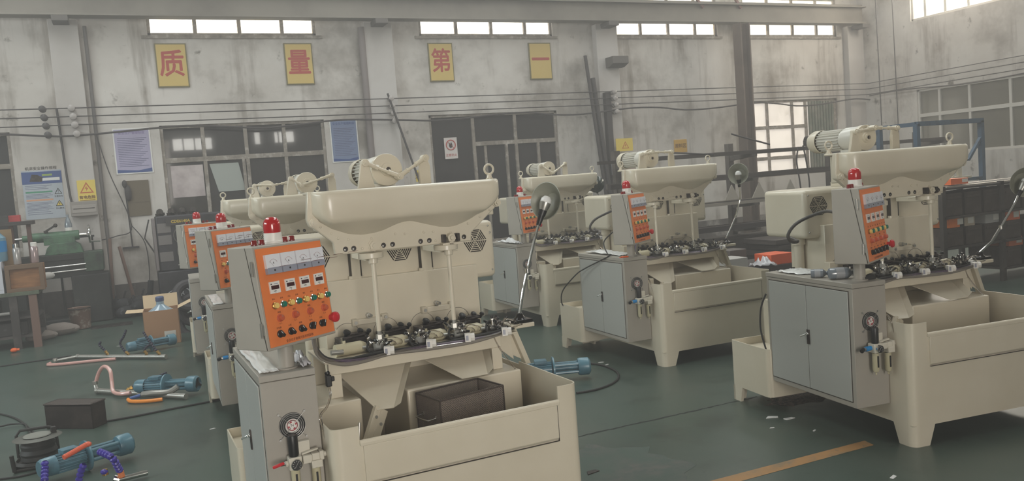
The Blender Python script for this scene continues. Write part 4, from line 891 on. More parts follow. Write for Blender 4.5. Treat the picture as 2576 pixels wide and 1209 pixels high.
# electric warning
SY = M('sign_yellow', (222, 196, 90), .5); WRED = M('warning_red', (190, 96, 60), .5)
o = tag(MB().box(-.77, -.51, YW-.17, YW-.163, 1.84, 2.18).build('electric_warning_sign', SY), 'yellow electric shock warning sign on the pilaster above the grey meter box', 'sign')
warn_triangle(o, -.64, 2.055, .1, YW-.17, 'bolt', SY, WRED)
q = MB(); q.text('有电危险', .058, XZ(-.64, 1.905, YW-.1715), bold=.002); q.box(-.75, -.53, YW-.171, YW-.17, 1.856, 1.866); q.build('caption', M('sign_brown_ink', (120, 84, 40), .6), o)
r = empty('meter_box', (-.70, YW-.16, 1.73)); tag(r, 'grey metal meter box directly below the yellow electric warning sign', 'box')
q = MB(); q.box(-.19, .19, -.12, 0, -.11, .12); q.build('case', M('meter_box_grey', (146, 138, 132), .6), r, bevel=.006)
q = MB(); q.box(-.17, .17, -.126, -.12, -.06, .06); q.build('door', M('meter_box_door', (160, 152, 146), .6), r, bevel=.004)
q = MB(); q.box(-.15, .15, -.129, -.126, .0, .012); q.build('vent_slot', DARKM, r)
# no-fire notice on the dark window
r = empty('no_fire_notice', (5.615, YW+.03, 2.365)); tag(r, 'white notice with a red ring hung on the left dark pane', 'sign')
q = MB(); q.box(-.13, .13, -.01, 0, -.20, .20); q.build('board', M('notice_white', (216, 208, 204), .5), r)
q = MB(); q.torus((0, -.013, .06), (0, 1, 0), .092, .0095, 32, 6); q.bar((-.065, -.013, .125), (.065, -.013, -.005), .004, .018, up=(0, 1, 0)); q.build('red_ring', M('notice_red', (186, 74, 66), .5), r)
q = MB(); q.pxz([(-.03, .02), (.0, .0), (.035, .03), (.03, .075), (.008, .12), (.004, .08), (-.02, .10), (-.035, .06)], -.013, -.0105); q.build('flame_symbol', INKD, r)
q = MB(); q.text('注意防火', .058, frame((0, -.0115, -.135), (1, 0, 0), (0, 0, 1))); q.build('caption', M('notice_red', (186, 74, 66), .5), r)
r = empty('area_sign', (10.885, YW, 2.13)); tag(r, 'small ochre sign with three characters beside the brown column', 'sign')
q = MB(); q.box(-.165, .165, -.02, 0, -.14, .14); q.build('board', M('sign_ochre', (204, 160, 72), .5), r, bevel=.004)
q = MB(); q.text('原料区', .098, frame((0, -.0205, 0), (1, 0, 0), (0, 0, 1)), bold=.003); q.build('characters', M('sign_brown_ink', (120, 84, 40), .6), r)
r = empty('warning_sign', (9.28, 14.70, 2.22)); tag(r, 'small yellow triangle sign above the pale box at the concrete pillar', 'sign')
q = MB(); q.box(-.20, .20, -.012, 0, -.13, .13); q.build('board', SY, r)
warn_triangle(r, .02, -.01, .085, -.012, 'bolt', SY, WRED)
r = empty('switch_box', (9.35, 14.72, 1.72)); tag(r, 'pale pinkish switch box under the small yellow triangle sign', 'box')
q = MB(); q.box(-.24, .28, -.2, 0, -.25, .27); q.build('case', M('switch_box_pink', (176, 156, 146), .6), r, bevel=.006)
q = MB(); q.box(-.40, -.25, -.14, 0, -.1, .2); q.build('side_switch', GREYPO, r, bevel=.004)
p = aty(1057, 442, 14.6); r = empty('extinguisher_sign', p); tag(r, 'yellow fire extinguisher sign showing behind the nearest crank link', 'sign')
q = MB(); q.box(-.08, .14, 0, .02, -.105, .105); q.build('board', SY, r)
q = MB(); q.text('灭火', .13, frame((.03, -.001, 0), (1, 0, 0), (0, 0, 1))); q.build('characters', M('sign_brown_ink', (120, 84, 40), .6), r)
# cardboard and T-tool hung on the wall
r = empty('cardboard_sheet', (.09, YW-.01, 1.84)); tag(r, 'brown cardboard sheet hung on the back wall beside the dark left window', 'cardboard')
q = MB(); q.box(-.16, .18, -.012, 0, -.29, .29); q.build('sheet', M('dark_cardboard', (112, 100, 84), .9), r, bevel=.002)
q = MB(); q.box(-.155, .17, -.0135, -.012, -.072, -.066); q.build('fold_line', M('fold_brown', (92, 82, 70), .9), r)
r = empty('wall_broom', (-.09, YW-.03, 2.08)); tag(r, 'thin dark T-handled rake hanging upside down left of the brown cardboard', 'rake')
q = MB(); q.cyl((.0, 0, 0), (.02, 0, -1.03), .011, n=8); q.build('handle', DPIL, r)
q = MB(); q.box(-.13, .12, -.015, .015, -1.05, -1.02); q.build('crossbar', DPIL, r)
q = MB(); q.ball((0, -.02, .0), .05, sc=(.8, .6, 1.3)); q.ball((.04, -.02, -.15), .06, sc=(.9, .5, 2.2)); q.build('hanging_cloth', DPIL, r)

# ------------------------------------------------------------------ bus wires and insulators along the wall
WIRE = M('wire_dark', (70, 64, 64), .6)
ZW = (3.30, 3.17, 3.04)
for k in range(4):
    q = MB()
    if k < 3: q.tube([(WX0, 14.70, ZW[k]+.02), (-1.0, 14.70, ZW[k]), (4.35, 14.70, ZW[k]-.0), (9.1, 14.70, ZW[k]+.01), (16.2, 14.70, ZW[k]+.02)], .009, 6)
    else:
        rr = random.Random(3); q.tube([(-9+i*.62, 14.72, 2.90+.045*math.sin(i*1.3)+.03*rr.random()) for i in range(42)], .016, 6, sub=3)
    tag(q.build('bus_wire', WIRE), ('topmost of the three straight bus wires along the back wall', 'middle straight bus wire along the back wall', 'lowest straight bus wire along the back wall', 'thick wavy cable running just below the three straight wires')[k], 'wire')
for k in range(3):
    q = MB(); q.tube([(16.18, 14.7, ZW[k]+.02), (16.08, 9.0, ZW[k]+.06), (16.08, 2.0, ZW[k]+.05)], .009, 6); tag(q.build('bus_wire', WIRE), ('top', 'middle', 'lowest')[k]+' straight bus wire along the right wall', 'wire')
q = MB(); rr = random.Random(8); q.tube([(16.1, 14.6-i*.6, 3.02-.006*i+.03*math.sin(i*1.1)) for i in range(22)], .014, 6, sub=3); tag(q.build('bus_wire', WIRE), 'wavy cable along the right wall above the pale window', 'wire')
PORC = M('porcelain', (168, 160, 156), .35); PORD = M('porcelain_dark', (66, 60, 60), .4)
for x, mat, col, where in ((-1.12, PORD, 'dark', 'left of the left pilaster'), (-.72, PORC, 'pale', 'on the left pilaster'), (4.42, PORC, 'pale', 'on the middle pilaster'), (9.12, PORC, 'pale', 'on the concrete pillar')):
    for k in range(4):
        z = (ZW+(2.90,))[k]
        q = MB(); q.lathe([(0, -.12), (.03, -.12), (.03, -.08), (.052, -.07), (.052, -.03), (.036, -.02), (.036, .0), (.05, .01), (.05, .05), (.02, .065), (0, .065)], (0, 0, 0), (0, -1, 0), 14)
        o = q.build('insulator', mat); o.location = (x+.012*k, 14.72, z)
        tag(o, ('topmost', 'second', 'third', 'lowest')[k]+' '+col+' insulator '+where, 'insulator', 'insulators on the wall')
for (x, z0_, z1_, tx) in ((-.93, .0, 3.3, .05), (9.0, 2.2, 3.3, .03)):
    q = MB(); q.tube([(x, 14.80, z1_), (x+tx, 14.80, (z0_+z1_)/2+.3), (x+tx*2, 14.80, max(z0_, 1.85))], .018, 6, sub=4); tag(q.build('drop_cable', WIRE), 'vertical cable dropping to the grey meter box' if x < 0 else 'vertical cable dropping beside the small yellow triangle sign', 'cable')
q = MB(); q.tube([(-.42, 14.9, 2.9), (-.30, 14.9, 2.3), (-.05, 14.93, 1.40), (-.30, 14.93, 1.25), (-.62, 14.9, 1.2)], .008, 6, sub=6); q.tube([(-.05, 14.93, 1.40), (.12, 14.93, 1.1), (.14, 14.93, .6), (.08, 14.93, .2)], .008, 6, sub=6); tag(q.build('wall_cable', WIRE), 'thin cable looping down the wall right of the lathe', 'cable')
a, b_ = aty(975, 235, 14.7), aty(1062, 470, 14.3); q = MB(); q.cyl((b_.x+.18, 14.3, 1.0), a, .02, n=8); q.cyl((b_.x+.18, 14.3, 1.0), (b_.x+.55, 14.2, 0), .02, n=8); tag(q.build('steel_pole', DPIL), 'dark slanting pole leaning on the middle pilaster', 'pole')
for x in (15.35, 15.86):
    q = MB(); q.cyl((x, 13.6, 0), (x-.08, 13.6, 7.9), .012, n=8); tag(q.build('hanging_cable', WIRE), ('left' if x < 15.5 else 'right')+' one of two thin cables hanging near the far right corner', 'cable')
for (p0, p1, lab) in ((aty(300, 620, 14.6), aty(345, 750, 14.4), 'thin rusty bar leaning in the corner right of the lathe'), (aty(276, 600, 14.75), aty(282, 745, 14.5), 'rusty bar standing left of the leaning one, right of the lathe')):
    q = MB(); q.bar((p1.x, p1.y, 0), p0, .04, .03); tag(q.build('rusty_bar', M('rust', (118, 92, 82), .8)), lab, 'bar')

# ------------------------------------------------------------------ old lathe
LGREEN = M('lathe_green', (70, 106, 78), .45, spots=[((50, 70, 56), 7, .56, .1)]); LDARK = M('lathe_dark', (48, 48, 45), .6, .2, spots=[((84, 82, 76), 8, .62, .08), ((40, 38, 36), 4, .5, .1)])
r = empty('lathe', (-1.25, 14.15, 0)); tag(r, 'old dark lathe with a green tailstock standing against the left wall', 'lathe')
q = MB(); q.box(-.75, .74, 0, .42, .72, 1.04); q.box(-.75, .74, -.015, .06, .98, 1.07); q.box(-.75, .74, .34, .44, .98, 1.07); q.build('bed', LDARK, r, bevel=.008)
q = MB(); q.box(.50, .76, -.03, .46, .78, 1.08); q.build('bed_end', M('lathe_end_green', (66, 82, 66), .6, spots=[((48, 50, 46), 6, .5, .1)]), r, bevel=.01)
q = MB(); q.box(.30, .82, -.02, .46, 0, .74); q.build('pedestal', LDARK, r, bevel=.02)
q = MB(); q.box(-.75, .30, .05, .42, .0, .10); q.box(-.75, -.3, -.02, .46, 0, .7); q.build('pedestal', LDARK, r, bevel=.02)
for z in (.90, .82): q = MB(); q.cyl((-.72, -.035, z-.02), (.52, -.035, z), .012, n=10); q.build('lead_screw', STEEL, r)
q = MB(); q.pxz([(-.02, 1.07), (.50, 1.07), (.46, 1.20), (.40, 1.24), (.08, 1.24), (.02, 1.18)], .08, .36); q.cyl((-.22, .22, 1.34), (.46, .22, 1.34), .075, n=20); q.box(-.02, .40, .14, .30, 1.22, 1.34); q.cyl((-.30, .22, 1.34), (-.22, .22, 1.34), .05, n=16)
ts = q.build('tailstock', LGREEN, r, bevel=.006)
q = MB(); q.cyl((-.46, .22, 1.34), (-.30, .22, 1.34), .018, n=10); q.cyl((.46, .22, 1.34), (.56, .22, 1.34), .025, n=12); q.build('quill', STEEL, ts)
q = MB(); q.torus((.60, .22, 1.34), (1, 0, 0), .13, .014, 26, 8); q.bar((.60, .22, 1.23), (.60, .22, 1.45), .02, .02); q.cyl((.60, .16, 1.23), (.74, .16, 1.22), .013, n=10); q.build('handwheel', CHROME, ts)
q = MB(); q.bar((.0, .18, 1.42), (.14, .14, 1.50), .03, .025); q.ball((.16, .13, 1.51), .03); q.cyl((.02, .2, 1.40), (.02, .2, 1.44), .03, n=10); q.build('clamp_lever', DARKM, ts)
q = MB(); q.box(-.78, -.55, -.06, .46, 1.07, 1.24); q.bar((-.7, .1, 1.2), (-.76, .1, 1.62), .05, .05); q.box(-.80, -.70, .05, .15, 1.54, 1.64); q.ball((-.48, -.04, 1.14), .05); q.build('carriage', DARKM, r, bevel=.008)
q = MB(); q.cyl((-.20, -.05, .62), (-.20, -.05, .98), .045, n=12); q.box(-.26, -.14, -.08, -.02, .45, .66); q.ball((.0, -.06, .78), .07, m=1, sc=(1.4, .7, .8)); q.build('apron_handle', [LDARK, M('rag_white', (186, 180, 174), .9)], r)
q = MB(); q.lathe([(0, 0), (.05, 0), (.052, .02), (.052, .2), (.03, .28), (.018, .30), (.018, .35), (0, .35)], (0, 0, 0), (0, 0, 1), 16); q.lathe([(.0535, .05), (.0535, .15)], (0, 0, 0), (0, 0, 1), 16, 1); o = q.build('plastic_bottle', [M('bottle_grey_plastic', (150, 150, 150), .15, coat=.6), WHITEP]); o.location = (-.94, 14.62, 1.31); tag(o, 'clear plastic bottle standing on the ledge behind the green tailstock', 'bottle')
q = MB(); q.box(-1.15, -.6, 14.60, 14.72, 1.285, 1.31); q.box(-1.13, -1.1, 14.64, 14.68, 0, 1.285); q.box(-.65, -.62, 14.66, 14.70, 0, 1.285); tag(q.build('bottle_ledge', LDARK), 'narrow dark ledge behind the lathe carrying a plastic bottle', 'shelf')
p = atz(205, 826); r = empty('oil_bucket', (p.x, p.y, 0)); tag(r, 'rusty metal bucket on the floor in front of the lathe', 'bucket')
q = MB(); q.lathe([(0, .01), (.13, .01), (.15, .30), (.155, .31), (.145, .30), (.125, .02), (0, .02)], (0, 0, 0), (0, 0, 1), 20); q.build('pail', M('rusty_tin', (116, 92, 80), .6, .3, spots=[((170, 160, 150), 8, .6, .06)]), r)
q = MB(); q.torus((0, 0, .30), (0, 0, 1), .155, .006, 24, 6); q.build('rim', DARKM, r)
q = MB(); q.box(-.05, .50, -.16, .10, 0, .02); o = q.build('steel_offcut', DARKM); o.location = (p.x+.18, p.y-.1, 0); tag(o, 'flat dark steel offcut lying beside the rusty bucket', 'steel plate')

# ------------------------------------------------------------------ workbench at the left edge
BY = 12.2
r = empty('workbench', (-2.0, BY, 0)); tag(r, 'cluttered dark steel workbench at the left edge of the hall', 'workbench')
DKB = M('bench_dark', (62, 56, 54), .75, spots=[((92, 84, 80), 5, .6, .1)])
q = MB(); q.box(-.9, .80, 0, .8, .68, .73); q.build('bench_top', M('bench_top_green', (92, 100, 82), .7, spots=[((64, 62, 56), 6, .55, .1)]), r, bevel=.004)
for x, y, mt in ((.72, .03, M('rust', (118, 92, 82), .8)), (.50, .03, DKB), (.72, .72, DKB), (-.85, .72, DKB), (-.85, .03, DKB)): q = MB(); q.box(x-.045, x+.045, y-.02, y+.05, 0, .68); q.build('leg', mt, r)
for z in (.14, .38): q = MB(); q.box(-.9, .76, .05, .78, z, z+.03); q.build('shelf', DKB, r)
q = MB(); q.box(-.85, .62, .10, .7, .17, .34); q.box(-.6, .3, .12, .6, .41, .60); q.build('stored_steel', M('stored_steel_dark', (52, 48, 46), .7, spots=[((96, 92, 90), 9, .62, .06)]), r, bevel=.01)
q = MB(); q.cyl((-.6, .02, .46), (.45, .02, .47), .02, n=8); q.build('stored_bar', M('stored_bar_grey', (140, 136, 132), .5), r)
r = empty('bench_shelf', (-2.0, BY+.35, .73)); tag(r, 'dark shelf standing on the workbench with odds and ends on top', 'shelf')
q = MB(); q.box(-.8, .78, 0, .38, .84, .89); q.build('shelf_board', DKB, r, bevel=.004)
for x in (-.78, .50, .70): q = MB(); q.box(x, x+.05, .05, .10, 0, .84); q.build('upright', M('rust_dark', (96, 72, 66), .8), r)
q = MB(); q.box(.18, .53, .02, .06, .28, .80); q.build('backing_board', M('tan_board', (150, 124, 92), .8), r)
for i, (x, y, z, sx, sy, sz, c, lab) in enumerate(((.40, .1, .89, .22, .16, .09, (56, 54, 52), 'black box on the shelf above the workbench'), (.56, .12, .89, .16, .12, .085, (178, 62, 62), 'small red box at the end of the shelf above the workbench'), (-.1, .15, .89, .3, .2, .07, (150, 148, 144), 'pale flat packet on the shelf above the workbench'))):
    q = MB(); q.box(-sx/2, sx/2, -sy/2, sy/2, 0, sz); q.box(-sx/2+.005, sx/2-.005, -sy/2-.001, sy/2+.001, sz*.7, sz*.72); o = q.build('small_box', M('box_colour_%s' % ('abc'[i]), c, .6), bevel=.008); o.location = (-2.0+x, BY+.35+y, .73+z); tag(o, lab, 'box')
q = MB(); q.tube([(-.7, .1, .03), (-.4, .05, .06), (-.1, .12, .03), (.1, .05, .05), (.35, .1, .03)], .012, 6, sub=5); o = q.build('cable_scrap', BLACKR); o.location = (-1.95, BY+.40, 1.615); tag(o, 'tangled dark cable lying on top of the workbench shelf', 'cable')
r = empty('wooden_crate', (-1.34, BY+.02, .73)); tag(r, 'wooden crate on its side on the workbench, two flasks on top', 'crate')
WOOD = M('crate_wood', (158, 110, 70), .7, spots=[((126, 86, 56), 4, .5, .15, (1, 1, 6))])
q = MB(); q.box(-.20, .20, .03, .38, 0, .33); q.build('board', WOOD, r, bevel=.004)
for a_, b_, c_, d_ in ((-.215, .215, 0, .045), (-.215, .215, .29, .345), (-.215, -.165, .045, .29), (.165, .215, .045, .29)): q = MB(); q.box(a_, b_, -.01, .05, c_, d_); q.build('batten', M('crate_wood_dark', (112, 88, 68), .7), r, bevel=.003)
for x, col, cap, lab in ((-1.42, (176, 172, 170), STEEL, 'steel vacuum flask on the wooden crate'), (-1.22, (170, 150, 150), WHITEP, 'flask with a white lid on the wooden crate')):
    r = empty('flask', (x, BY+.2, 1.076)); tag(r, lab, 'flask')
    q = MB(); q.lathe([(0, 0), (.042, 0), (.045, .01), (.045, .19), (.034, .215)], (0, 0, 0), (0, 0, 1), 18); q.build('flask_body', M('flask_%d' % col[1], col, .15, .3), r)
    q = MB(); q.lathe([(.036, .212), (.037, .26), (.03, .265), (0, .265)], (0, 0, 0), (0, 0, 1), 18); q.build('lid', cap, r)
q = MB(); q.box(-.30, -.02, 0, .3, 0, .40); q.box(-.302, -.018, -.004, 0, .05, .06, 0); o = q.build('white_box', M('box_white', (196, 196, 204), .5), bevel=.008); o.location = (-1.56, BY, .73); tag(o, 'white carton at the left picture edge on the workbench', 'box')
r = empty('water_jug', (-1.66, BY+.22, 1.13)); tag(r, 'blue water bottle standing on the white carton at the left edge', 'water bottle')
q = MB(); q.lathe([(0, 0), (.13, 0), (.14, .02), (.14, .30), (.05, .40), (.04, .44), (0, .44)], (0, 0, 0), (0, 0, 1), 20); q.build('jug_body', M('jug_blue', (110, 150, 172), .15, coat=.5), r)
q = MB(); q.lathe([(.142, .12), (.142, .26)], (0, 0, 0), (0, 0, 1), 20); q.build('label_band', BLUEL, r)
p = atz(150, 842)
for dx, dy, s, lab in ((.0, 0, .15, 'larger grey sack slumped at the foot of the workbench'), (-.20, -.3, .12, 'smaller grey sack in front of the larger one by the workbench')):
    q = MB(); q.ball((0, 0, s*.55), s, sc=(1.5, 1.0, .6)); q.ball((s*.9, .03, s*.45), s*.7, sc=(1.2, 1, .6)); q.ball((-s*.8, -.03, s*.4), s*.6, sc=(1.2, 1, .6)); o = q.build('grey_sack', M('sack_grey', (134, 124, 118), .9, bump=.5)); o.location = (p.x+dx, p.y+dy, 0); tag(o, lab, 'sack')
p = atz(36, 886); q = MB(); q.ball((0, 0, .03), .035, sc=(1.2, 1, .8)); q.cyl((.02, 0, .03), (.06, 0, .03), .015); o = q.build('plastic_scrap', M('orange_plastic', (232, 100, 40), .4)); o.location = (p.x, p.y, 0); tag(o, 'small orange plastic scrap on the floor at the left edge', 'scrap')

# ------------------------------------------------------------------ dark lathe headstock with a yellow model plate
r = empty('lathe', (.28, 13.5, 0)); tag(r, 'dark lathe headstock with yellow lettering behind the left control boxes', 'lathe')
LNAVY = M('lathe_charcoal', (58, 54, 60), .5, spots=[((40, 38, 40), 5, .5, .15)])
q = MB(); q.box(0, .95, .0, .65, .70, 1.53); q.build('headstock', LNAVY, r, bevel=.02)
q = MB(); q.box(-.04, .95, -.03, .68, .0, .70); q.build('pedestal', LNAVY, r, bevel=.02)
q = MB(); q.box(-.05, -.005, .02, .62, .72, 1.50); q.build('gear_cover', M('gear_cover_pale', (122, 112, 112), .4), r, bevel=.006)
for z in (.95, 1.20, 1.38):
    q = MB(); q.box(.015, .20, -.008, .0, z-.10, z+.04); q.build('data_plate', M('plate_grey', (110, 104, 102), .4), r)
q = MB(); q.torus((.36, -.02, 1.22), (0, 1, 0), .13, .008, 24, 6); q.torus((.36, -.02, .98), (0, 1, 0), .10, .008, 24, 6); q.build('speed_ring', M('ring_grey', (120, 116, 112), .3, .6), r)
q = MB(); q.text('CDE6140A', .058, frame((.345, -.034, 1.435), (1, 0, 0), (0, 0, 1)), bold=.003, depth=.002); q.box(.14, .60, -.032, 0, 1.38, 1.49, 1); q.build('model_plate', [M('plate_yellow', (190, 160, 60), .5), M('plate_black', (36, 32, 34), .4)], r)
q = MB(); q.text('YTR', .12, frame((.20, -.034, .34), (.99, 0, .12), (-.12, 0, .99)), depth=.002); q.tube([(.20+.17*math.cos(t*.3), -.033, .34+.085*math.sin(t*.3)+.03*math.cos(t*.3)) for t in range(17)], .007, 6); q.box(.0, .08, -.034, -.03, .30, .32); q.build('maker_mark', M('mark_white', (170, 168, 170), .5), r)
q = MB(); q.cyl((.25, -.05, .78), (.55, -.05, .80), .015, n=8); q.ball((.5, -.06, .76), .04, sc=(2, 1, .5)); q.build('control_lever', STEEL, r)
for i in range(4): q = MB(); q.cyl((.08+.16*i, .2, 1.53), (.08+.16*i, .3, 1.60), .05, n=8); q.bar((.02+.16*i, .2, 1.55), (.14+.16*i, .24, 1.56), .05, .04); o = q.build('tool_holder', DARKM); o.location = r.location; tag(o, ('leftmost', 'second from left', 'third from left', 'rightmost')[i]+' of the dark tools lying on the headstock top', 'tool', 'tools on the headstock')
r = empty('wire_bracket', aty(374, 552, 14.9)); tag(r, 'thin bent dark rod forming a V on the wall beside the headstock', 'rod')
q = MB(); q.tube([(0, 0, 0), (-.09, 0, -.30), (.20, -.02, -.86)], .012, 6); q.build('rod', DPIL, r)
# heaps of scrap along the wall foot
for i, (px, Y, lab) in enumerate(((300, 14.5, 'dark heap of scrap at the wall foot right of the lathe'), (330, 14.3, 'second dark scrap heap in the middle of the wall foot'), (366, 14.4, 'dark heap beside the headstock with a pipe sticking up'))):
    p = aty(px, 740, Y); rr = random.Random(i+3); q = MB()
    for j in range(9): q.ball((rr.uniform(-.14, .14), rr.uniform(-.12, .12), rr.uniform(.06, .22)), rr.uniform(.07, .13), n=7, sc=(1.2, 1, .8))
    for j in range(5): c = Vector((rr.uniform(-.15, .15), rr.uniform(-.1, .1), .2)); q.bar(c, c+Vector((rr.uniform(-.2, .2), 0, rr.uniform(.02, .2))), .03, .03)
    if i == 2: q.cyl((.05, 0, .2), (.10, 0, .52), .045, n=10)
    o = q.build('scrap_heap', M('scrap_dark', (48, 46, 48), .7, spots=[((110, 108, 112), 9, .66, .05)])); o.location = (p.x, Y, 0); o['kind'] = 'stuff'; o['label'] = lab; o['category'] = 'scrap'

# ------------------------------------------------------------------ carton with water jug, hose coils
p0, p1, p2 = atz(370, 866), atz(447, 870), atz(474, 838)
r = empty('cardboard_carton', ((p0.x+p1.x)/2+.03, 11.15, 0), -.05); tag(r, 'open cardboard carton on the floor with a water jug inside', 'box')
CARD = M('cardboard', (164, 126, 96), .85); CARDI = M('cardboard_inner', (206, 182, 150), .85)
q = MB(); w_, d_, h_ = .20, .19, .42
for bx in ((-w_, w_, -d_, -d_+.006), (-w_, w_, d_-.006, d_), (-w_, -w_+.006, -d_, d_), (w_-.006, w_, -d_, d_)): q.box(*bx, 0, h_)
q.box(-w_, w_, -d_, d_, 0, .006); ca = q.build('carton_body', CARD, r)
q = MB(); q.box(.02, .15, -d_-.002, -d_+.001, .05, .16); q.build('label', M('label_white', (206, 200, 192), .6), ca)
for c_, v_, m_ in (((0, d_, h_), (0, .04, .16), CARDI), ((-w_, 0, h_), (-.19, -.0, .01), CARDI), ((w_, 0, h_), (.17, .0, .07), CARDI)):
    c_ = Vector(c_); v_ = Vector(v_); s_ = Vector((w_, 0, 0)) if abs(v_.y) > .01 else Vector((0, d_*.9, 0)); n_ = v_.cross(s_).normalized()*.004
    q = MB(); q.add([c_-s_, c_+s_, c_+s_+v_, c_-s_+v_, c_-s_+n_, c_+s_+n_, c_+s_+v_+n_, c_-s_+v_+n_], [(0, 3, 2, 1), (4, 5, 6, 7), (0, 1, 5, 4), (1, 2, 6, 5), (2, 3, 7, 6), (3, 0, 4, 7)]); q.build('flap', m_, r)
r2 = empty('water_jug', (r.location.x, r.location.y, .008)); tag(r2, 'clear blue water jug standing in the open carton', 'water bottle')
q = MB(); q.lathe([(0, 0), (.15, 0), (.16, .02), (.16, .36), (.15, .39), (.06, .45), (.045, .47), (.045, .51)], (0, 0, 0), (0, 0, 1), 24); q.build('jug_body', M('jug_clear', (140, 162, 178), .08, coat=.8), r2)
q = MB(); q.lathe([(.047, .505), (.05, .515), (.05, .555), (.04, .565), (0, .565)], (0, 0, 0), (0, 0, 1), 18); q.build('cap', M('cap_blue', (70, 84, 120), .4), r2)
for i, (px, py, n_, lab) in enumerate(((470, 846, 3, 'heap of dark ribbed hose coils right of the carton'),)):
    p = atz(px, py); r = empty('hose_coil', (p.x+.12, 11.75, 0)); tag(r, lab, 'hose')
    for j in range(n_):
        q = MB(); q.T = Matrix.Translation((.02*math.sin(j*2), .05*math.cos(j), .10+.19*j)) @ Matrix.Rotation(math.radians(15*math.sin(j*1.7)+70), 4, 'X'); q.torus((0, 0, 0), (0, 0, 1), .17, .06, 28, 10); q.build('coil', M('hose_charcoal', (58, 54, 56), .6), r)

# ------------------------------------------------------------------ coolant pumps, manifolds, hoses on the floor
def pump(loc, rz, label, s=1.0):
    r = empty('coolant_pump', loc, rz); tag(r, label, 'pump', 'blue coolant pumps on the floor'); R = .063*s; z = R*1.6
    q = MB(); q.lathe([(0, -.30*s), (R*.8, -.30*s), (R*.96, -.28*s), (R, -.2*s)], (0, 0, z), (1, 0, 0), 24); q.build('fan_cover', BLUEP, r)
    q = MB(); q.cyl((-.20*s, 0, z), (-.02*s, 0, z), R*.82, n=24)
    for k in range(18):
        a = 2*math.pi*k/18; q.T = frame((-.2*s, 0, z), (1, 0, 0), (0, math.cos(a), math.sin(a))); q.box(0, .18*s, R*.8, R*1.0, -.003, .003); q.T = None
    q.box(-.16*s, -.06*s, -.04*s, .04*s, z+R*.9, z+R*1.35); mo = q.build('motor', BLUEP, r, bevel=.002, seg=1)
    q = MB(); q.cyl((-.012*s, 0, z), (0, 0, z), R*1.6, n=36); q.build('flange', BLUEP, r)
    for a in (45, 135, 225, 315): q = MB(); y, zz = R*.72*math.cos(math.radians(a)), z+R*.72*math.sin(math.radians(a)); q.cyl((0, y, zz), (.22*s, y, zz), .013*s, n=10); q.build('column_rod', BLUEP, r)
    q = MB(); q.cyl((0, 0, z), (.22*s, 0, z), .02*s, n=12); q.build('shaft_tube', BLUEP, r)
    q = MB(); q.lathe([(0, .20*s), (R*1.05, .20*s), (R*1.15, .215*s), (R*1.15, .285*s), (R*.9, .30*s), (R*.8, .285*s), (0, .285*s)], (0, 0, z), (1, 0, 0), 28); vol = q.build('pump_housing', BLUEP, r)
    q = MB()
    for a in (90, 210, 330): q.bar((.295*s, 0, z), (.295*s, R*.9*math.cos(math.radians(a)), z+R*.9*math.sin(math.radians(a))), .012, .014*s)
    q.cyl((.285*s, 0, z), (.30*s, 0, z), .018*s); q.build('inlet_spider', BLACK, vol)
    return r
p = atz(421, 970, .09); pump((p.x, p.y, 0), -.55, 'blue coolant pump lying behind the manifold pipe with the arched pink hose', .98)
p = atz(390, 893); pump((p.x-.02, 10.60, 0), .30, 'blue coolant pump lying in front of the cardboard carton', .92)
pump((3.02, 6.08, 0), -.35, 'blue coolant pump on the floor inside the loop of black cable', 1.0)
p = atz(219, 1146, .095); pump((p.x, p.y, .0), .46, 'large blue coolant pump with segmented hoses in the lower left corner', .98)
def loc_line(pts, r, name, mat, par, seg=.022):
    P = [Vector(p) for p in pts]; q = MB(); tmp = MB(); Q = []
    N = len(P)
    for i in range(N-1):
        p0, p1, p2, p3 = P[max(0, i-1)], P[i], P[i+1], P[min(N-1, i+2)]
        for j in range(12):
            t = j/12; Q.append(.5*((2*p1)+(p2-p0)*t+(2*p0-5*p1+4*p2-p3)*t*t+(3*p1-p0-3*p2+p3)*t**3))
    Q.append(P[-1]); d = 0; last = Q[0]; marks = [Q[0]]
    for a, b_ in zip(Q, Q[1:]):
        d += (b_-a).length
        if d > seg: marks.append(b_); d = 0
    for a, b_ in zip(marks, marks[1:]):
        v = b_-a; q.lathe([(r*.62, 0), (r*1.08, v.length*.25), (r*1.08, v.length*.6), (r*.62, v.length*1.0)], a, v, 12)
    return q.build(name, mat, par)
def manifold(loc, rz, L, label, noz, mat, hose_pts, hose_mat, tap=None, extra=None, rad=.024):
    r = empty('coolant_manifold', loc, rz); tag(r, label, 'pipe')
    q = MB(); q.cyl((0, 0, .03), (L, 0, .03), rad, n=16); q.cyl((L-.02, 0, .03), (L+.004, 0, .03), rad*1.05, n=16); q.cyl((-.005, 0, .03), (.03, 0, .03), rad*1.15, n=16); q.build('manifold_pipe', ALU, r)
    for x, pts in noz:
        q = MB(); b0 = Vector((x, 0, .05)); d = (Vector(pts[0])-b0).normalized(); q.cyl(b0, b0+d*.05, .013, n=10); q.cyl(b0+d*.012, b0+d*.024, .018, n=6); q.cyl(b0+d*.035, b0+d*.055, .017, n=6); nz = q.build('brass_nozzle', BRASS, r)
        loc_line([b0+d*.05]+list(pts), .0135, 'segmented_hose', mat, nz)
    if hose_pts: q = MB(); q.tube(hose_pts, .017, 10, sub=7); q.build('pink_hose', hose_mat, r)
    if tap: q = MB(); q.cyl((0, 0, .03), tap, .02, n=12); q.cyl(tap, Vector(tap)+Vector((0, 0, .03)), .026, n=6); q.build('elbow', ALU, r)
    return r
PINK = M('pink_hose', (206, 160, 152), .2, coat=.5)
a, b_ = atz(195, 903), atz(418, 903); v = b_-a; L = v.length
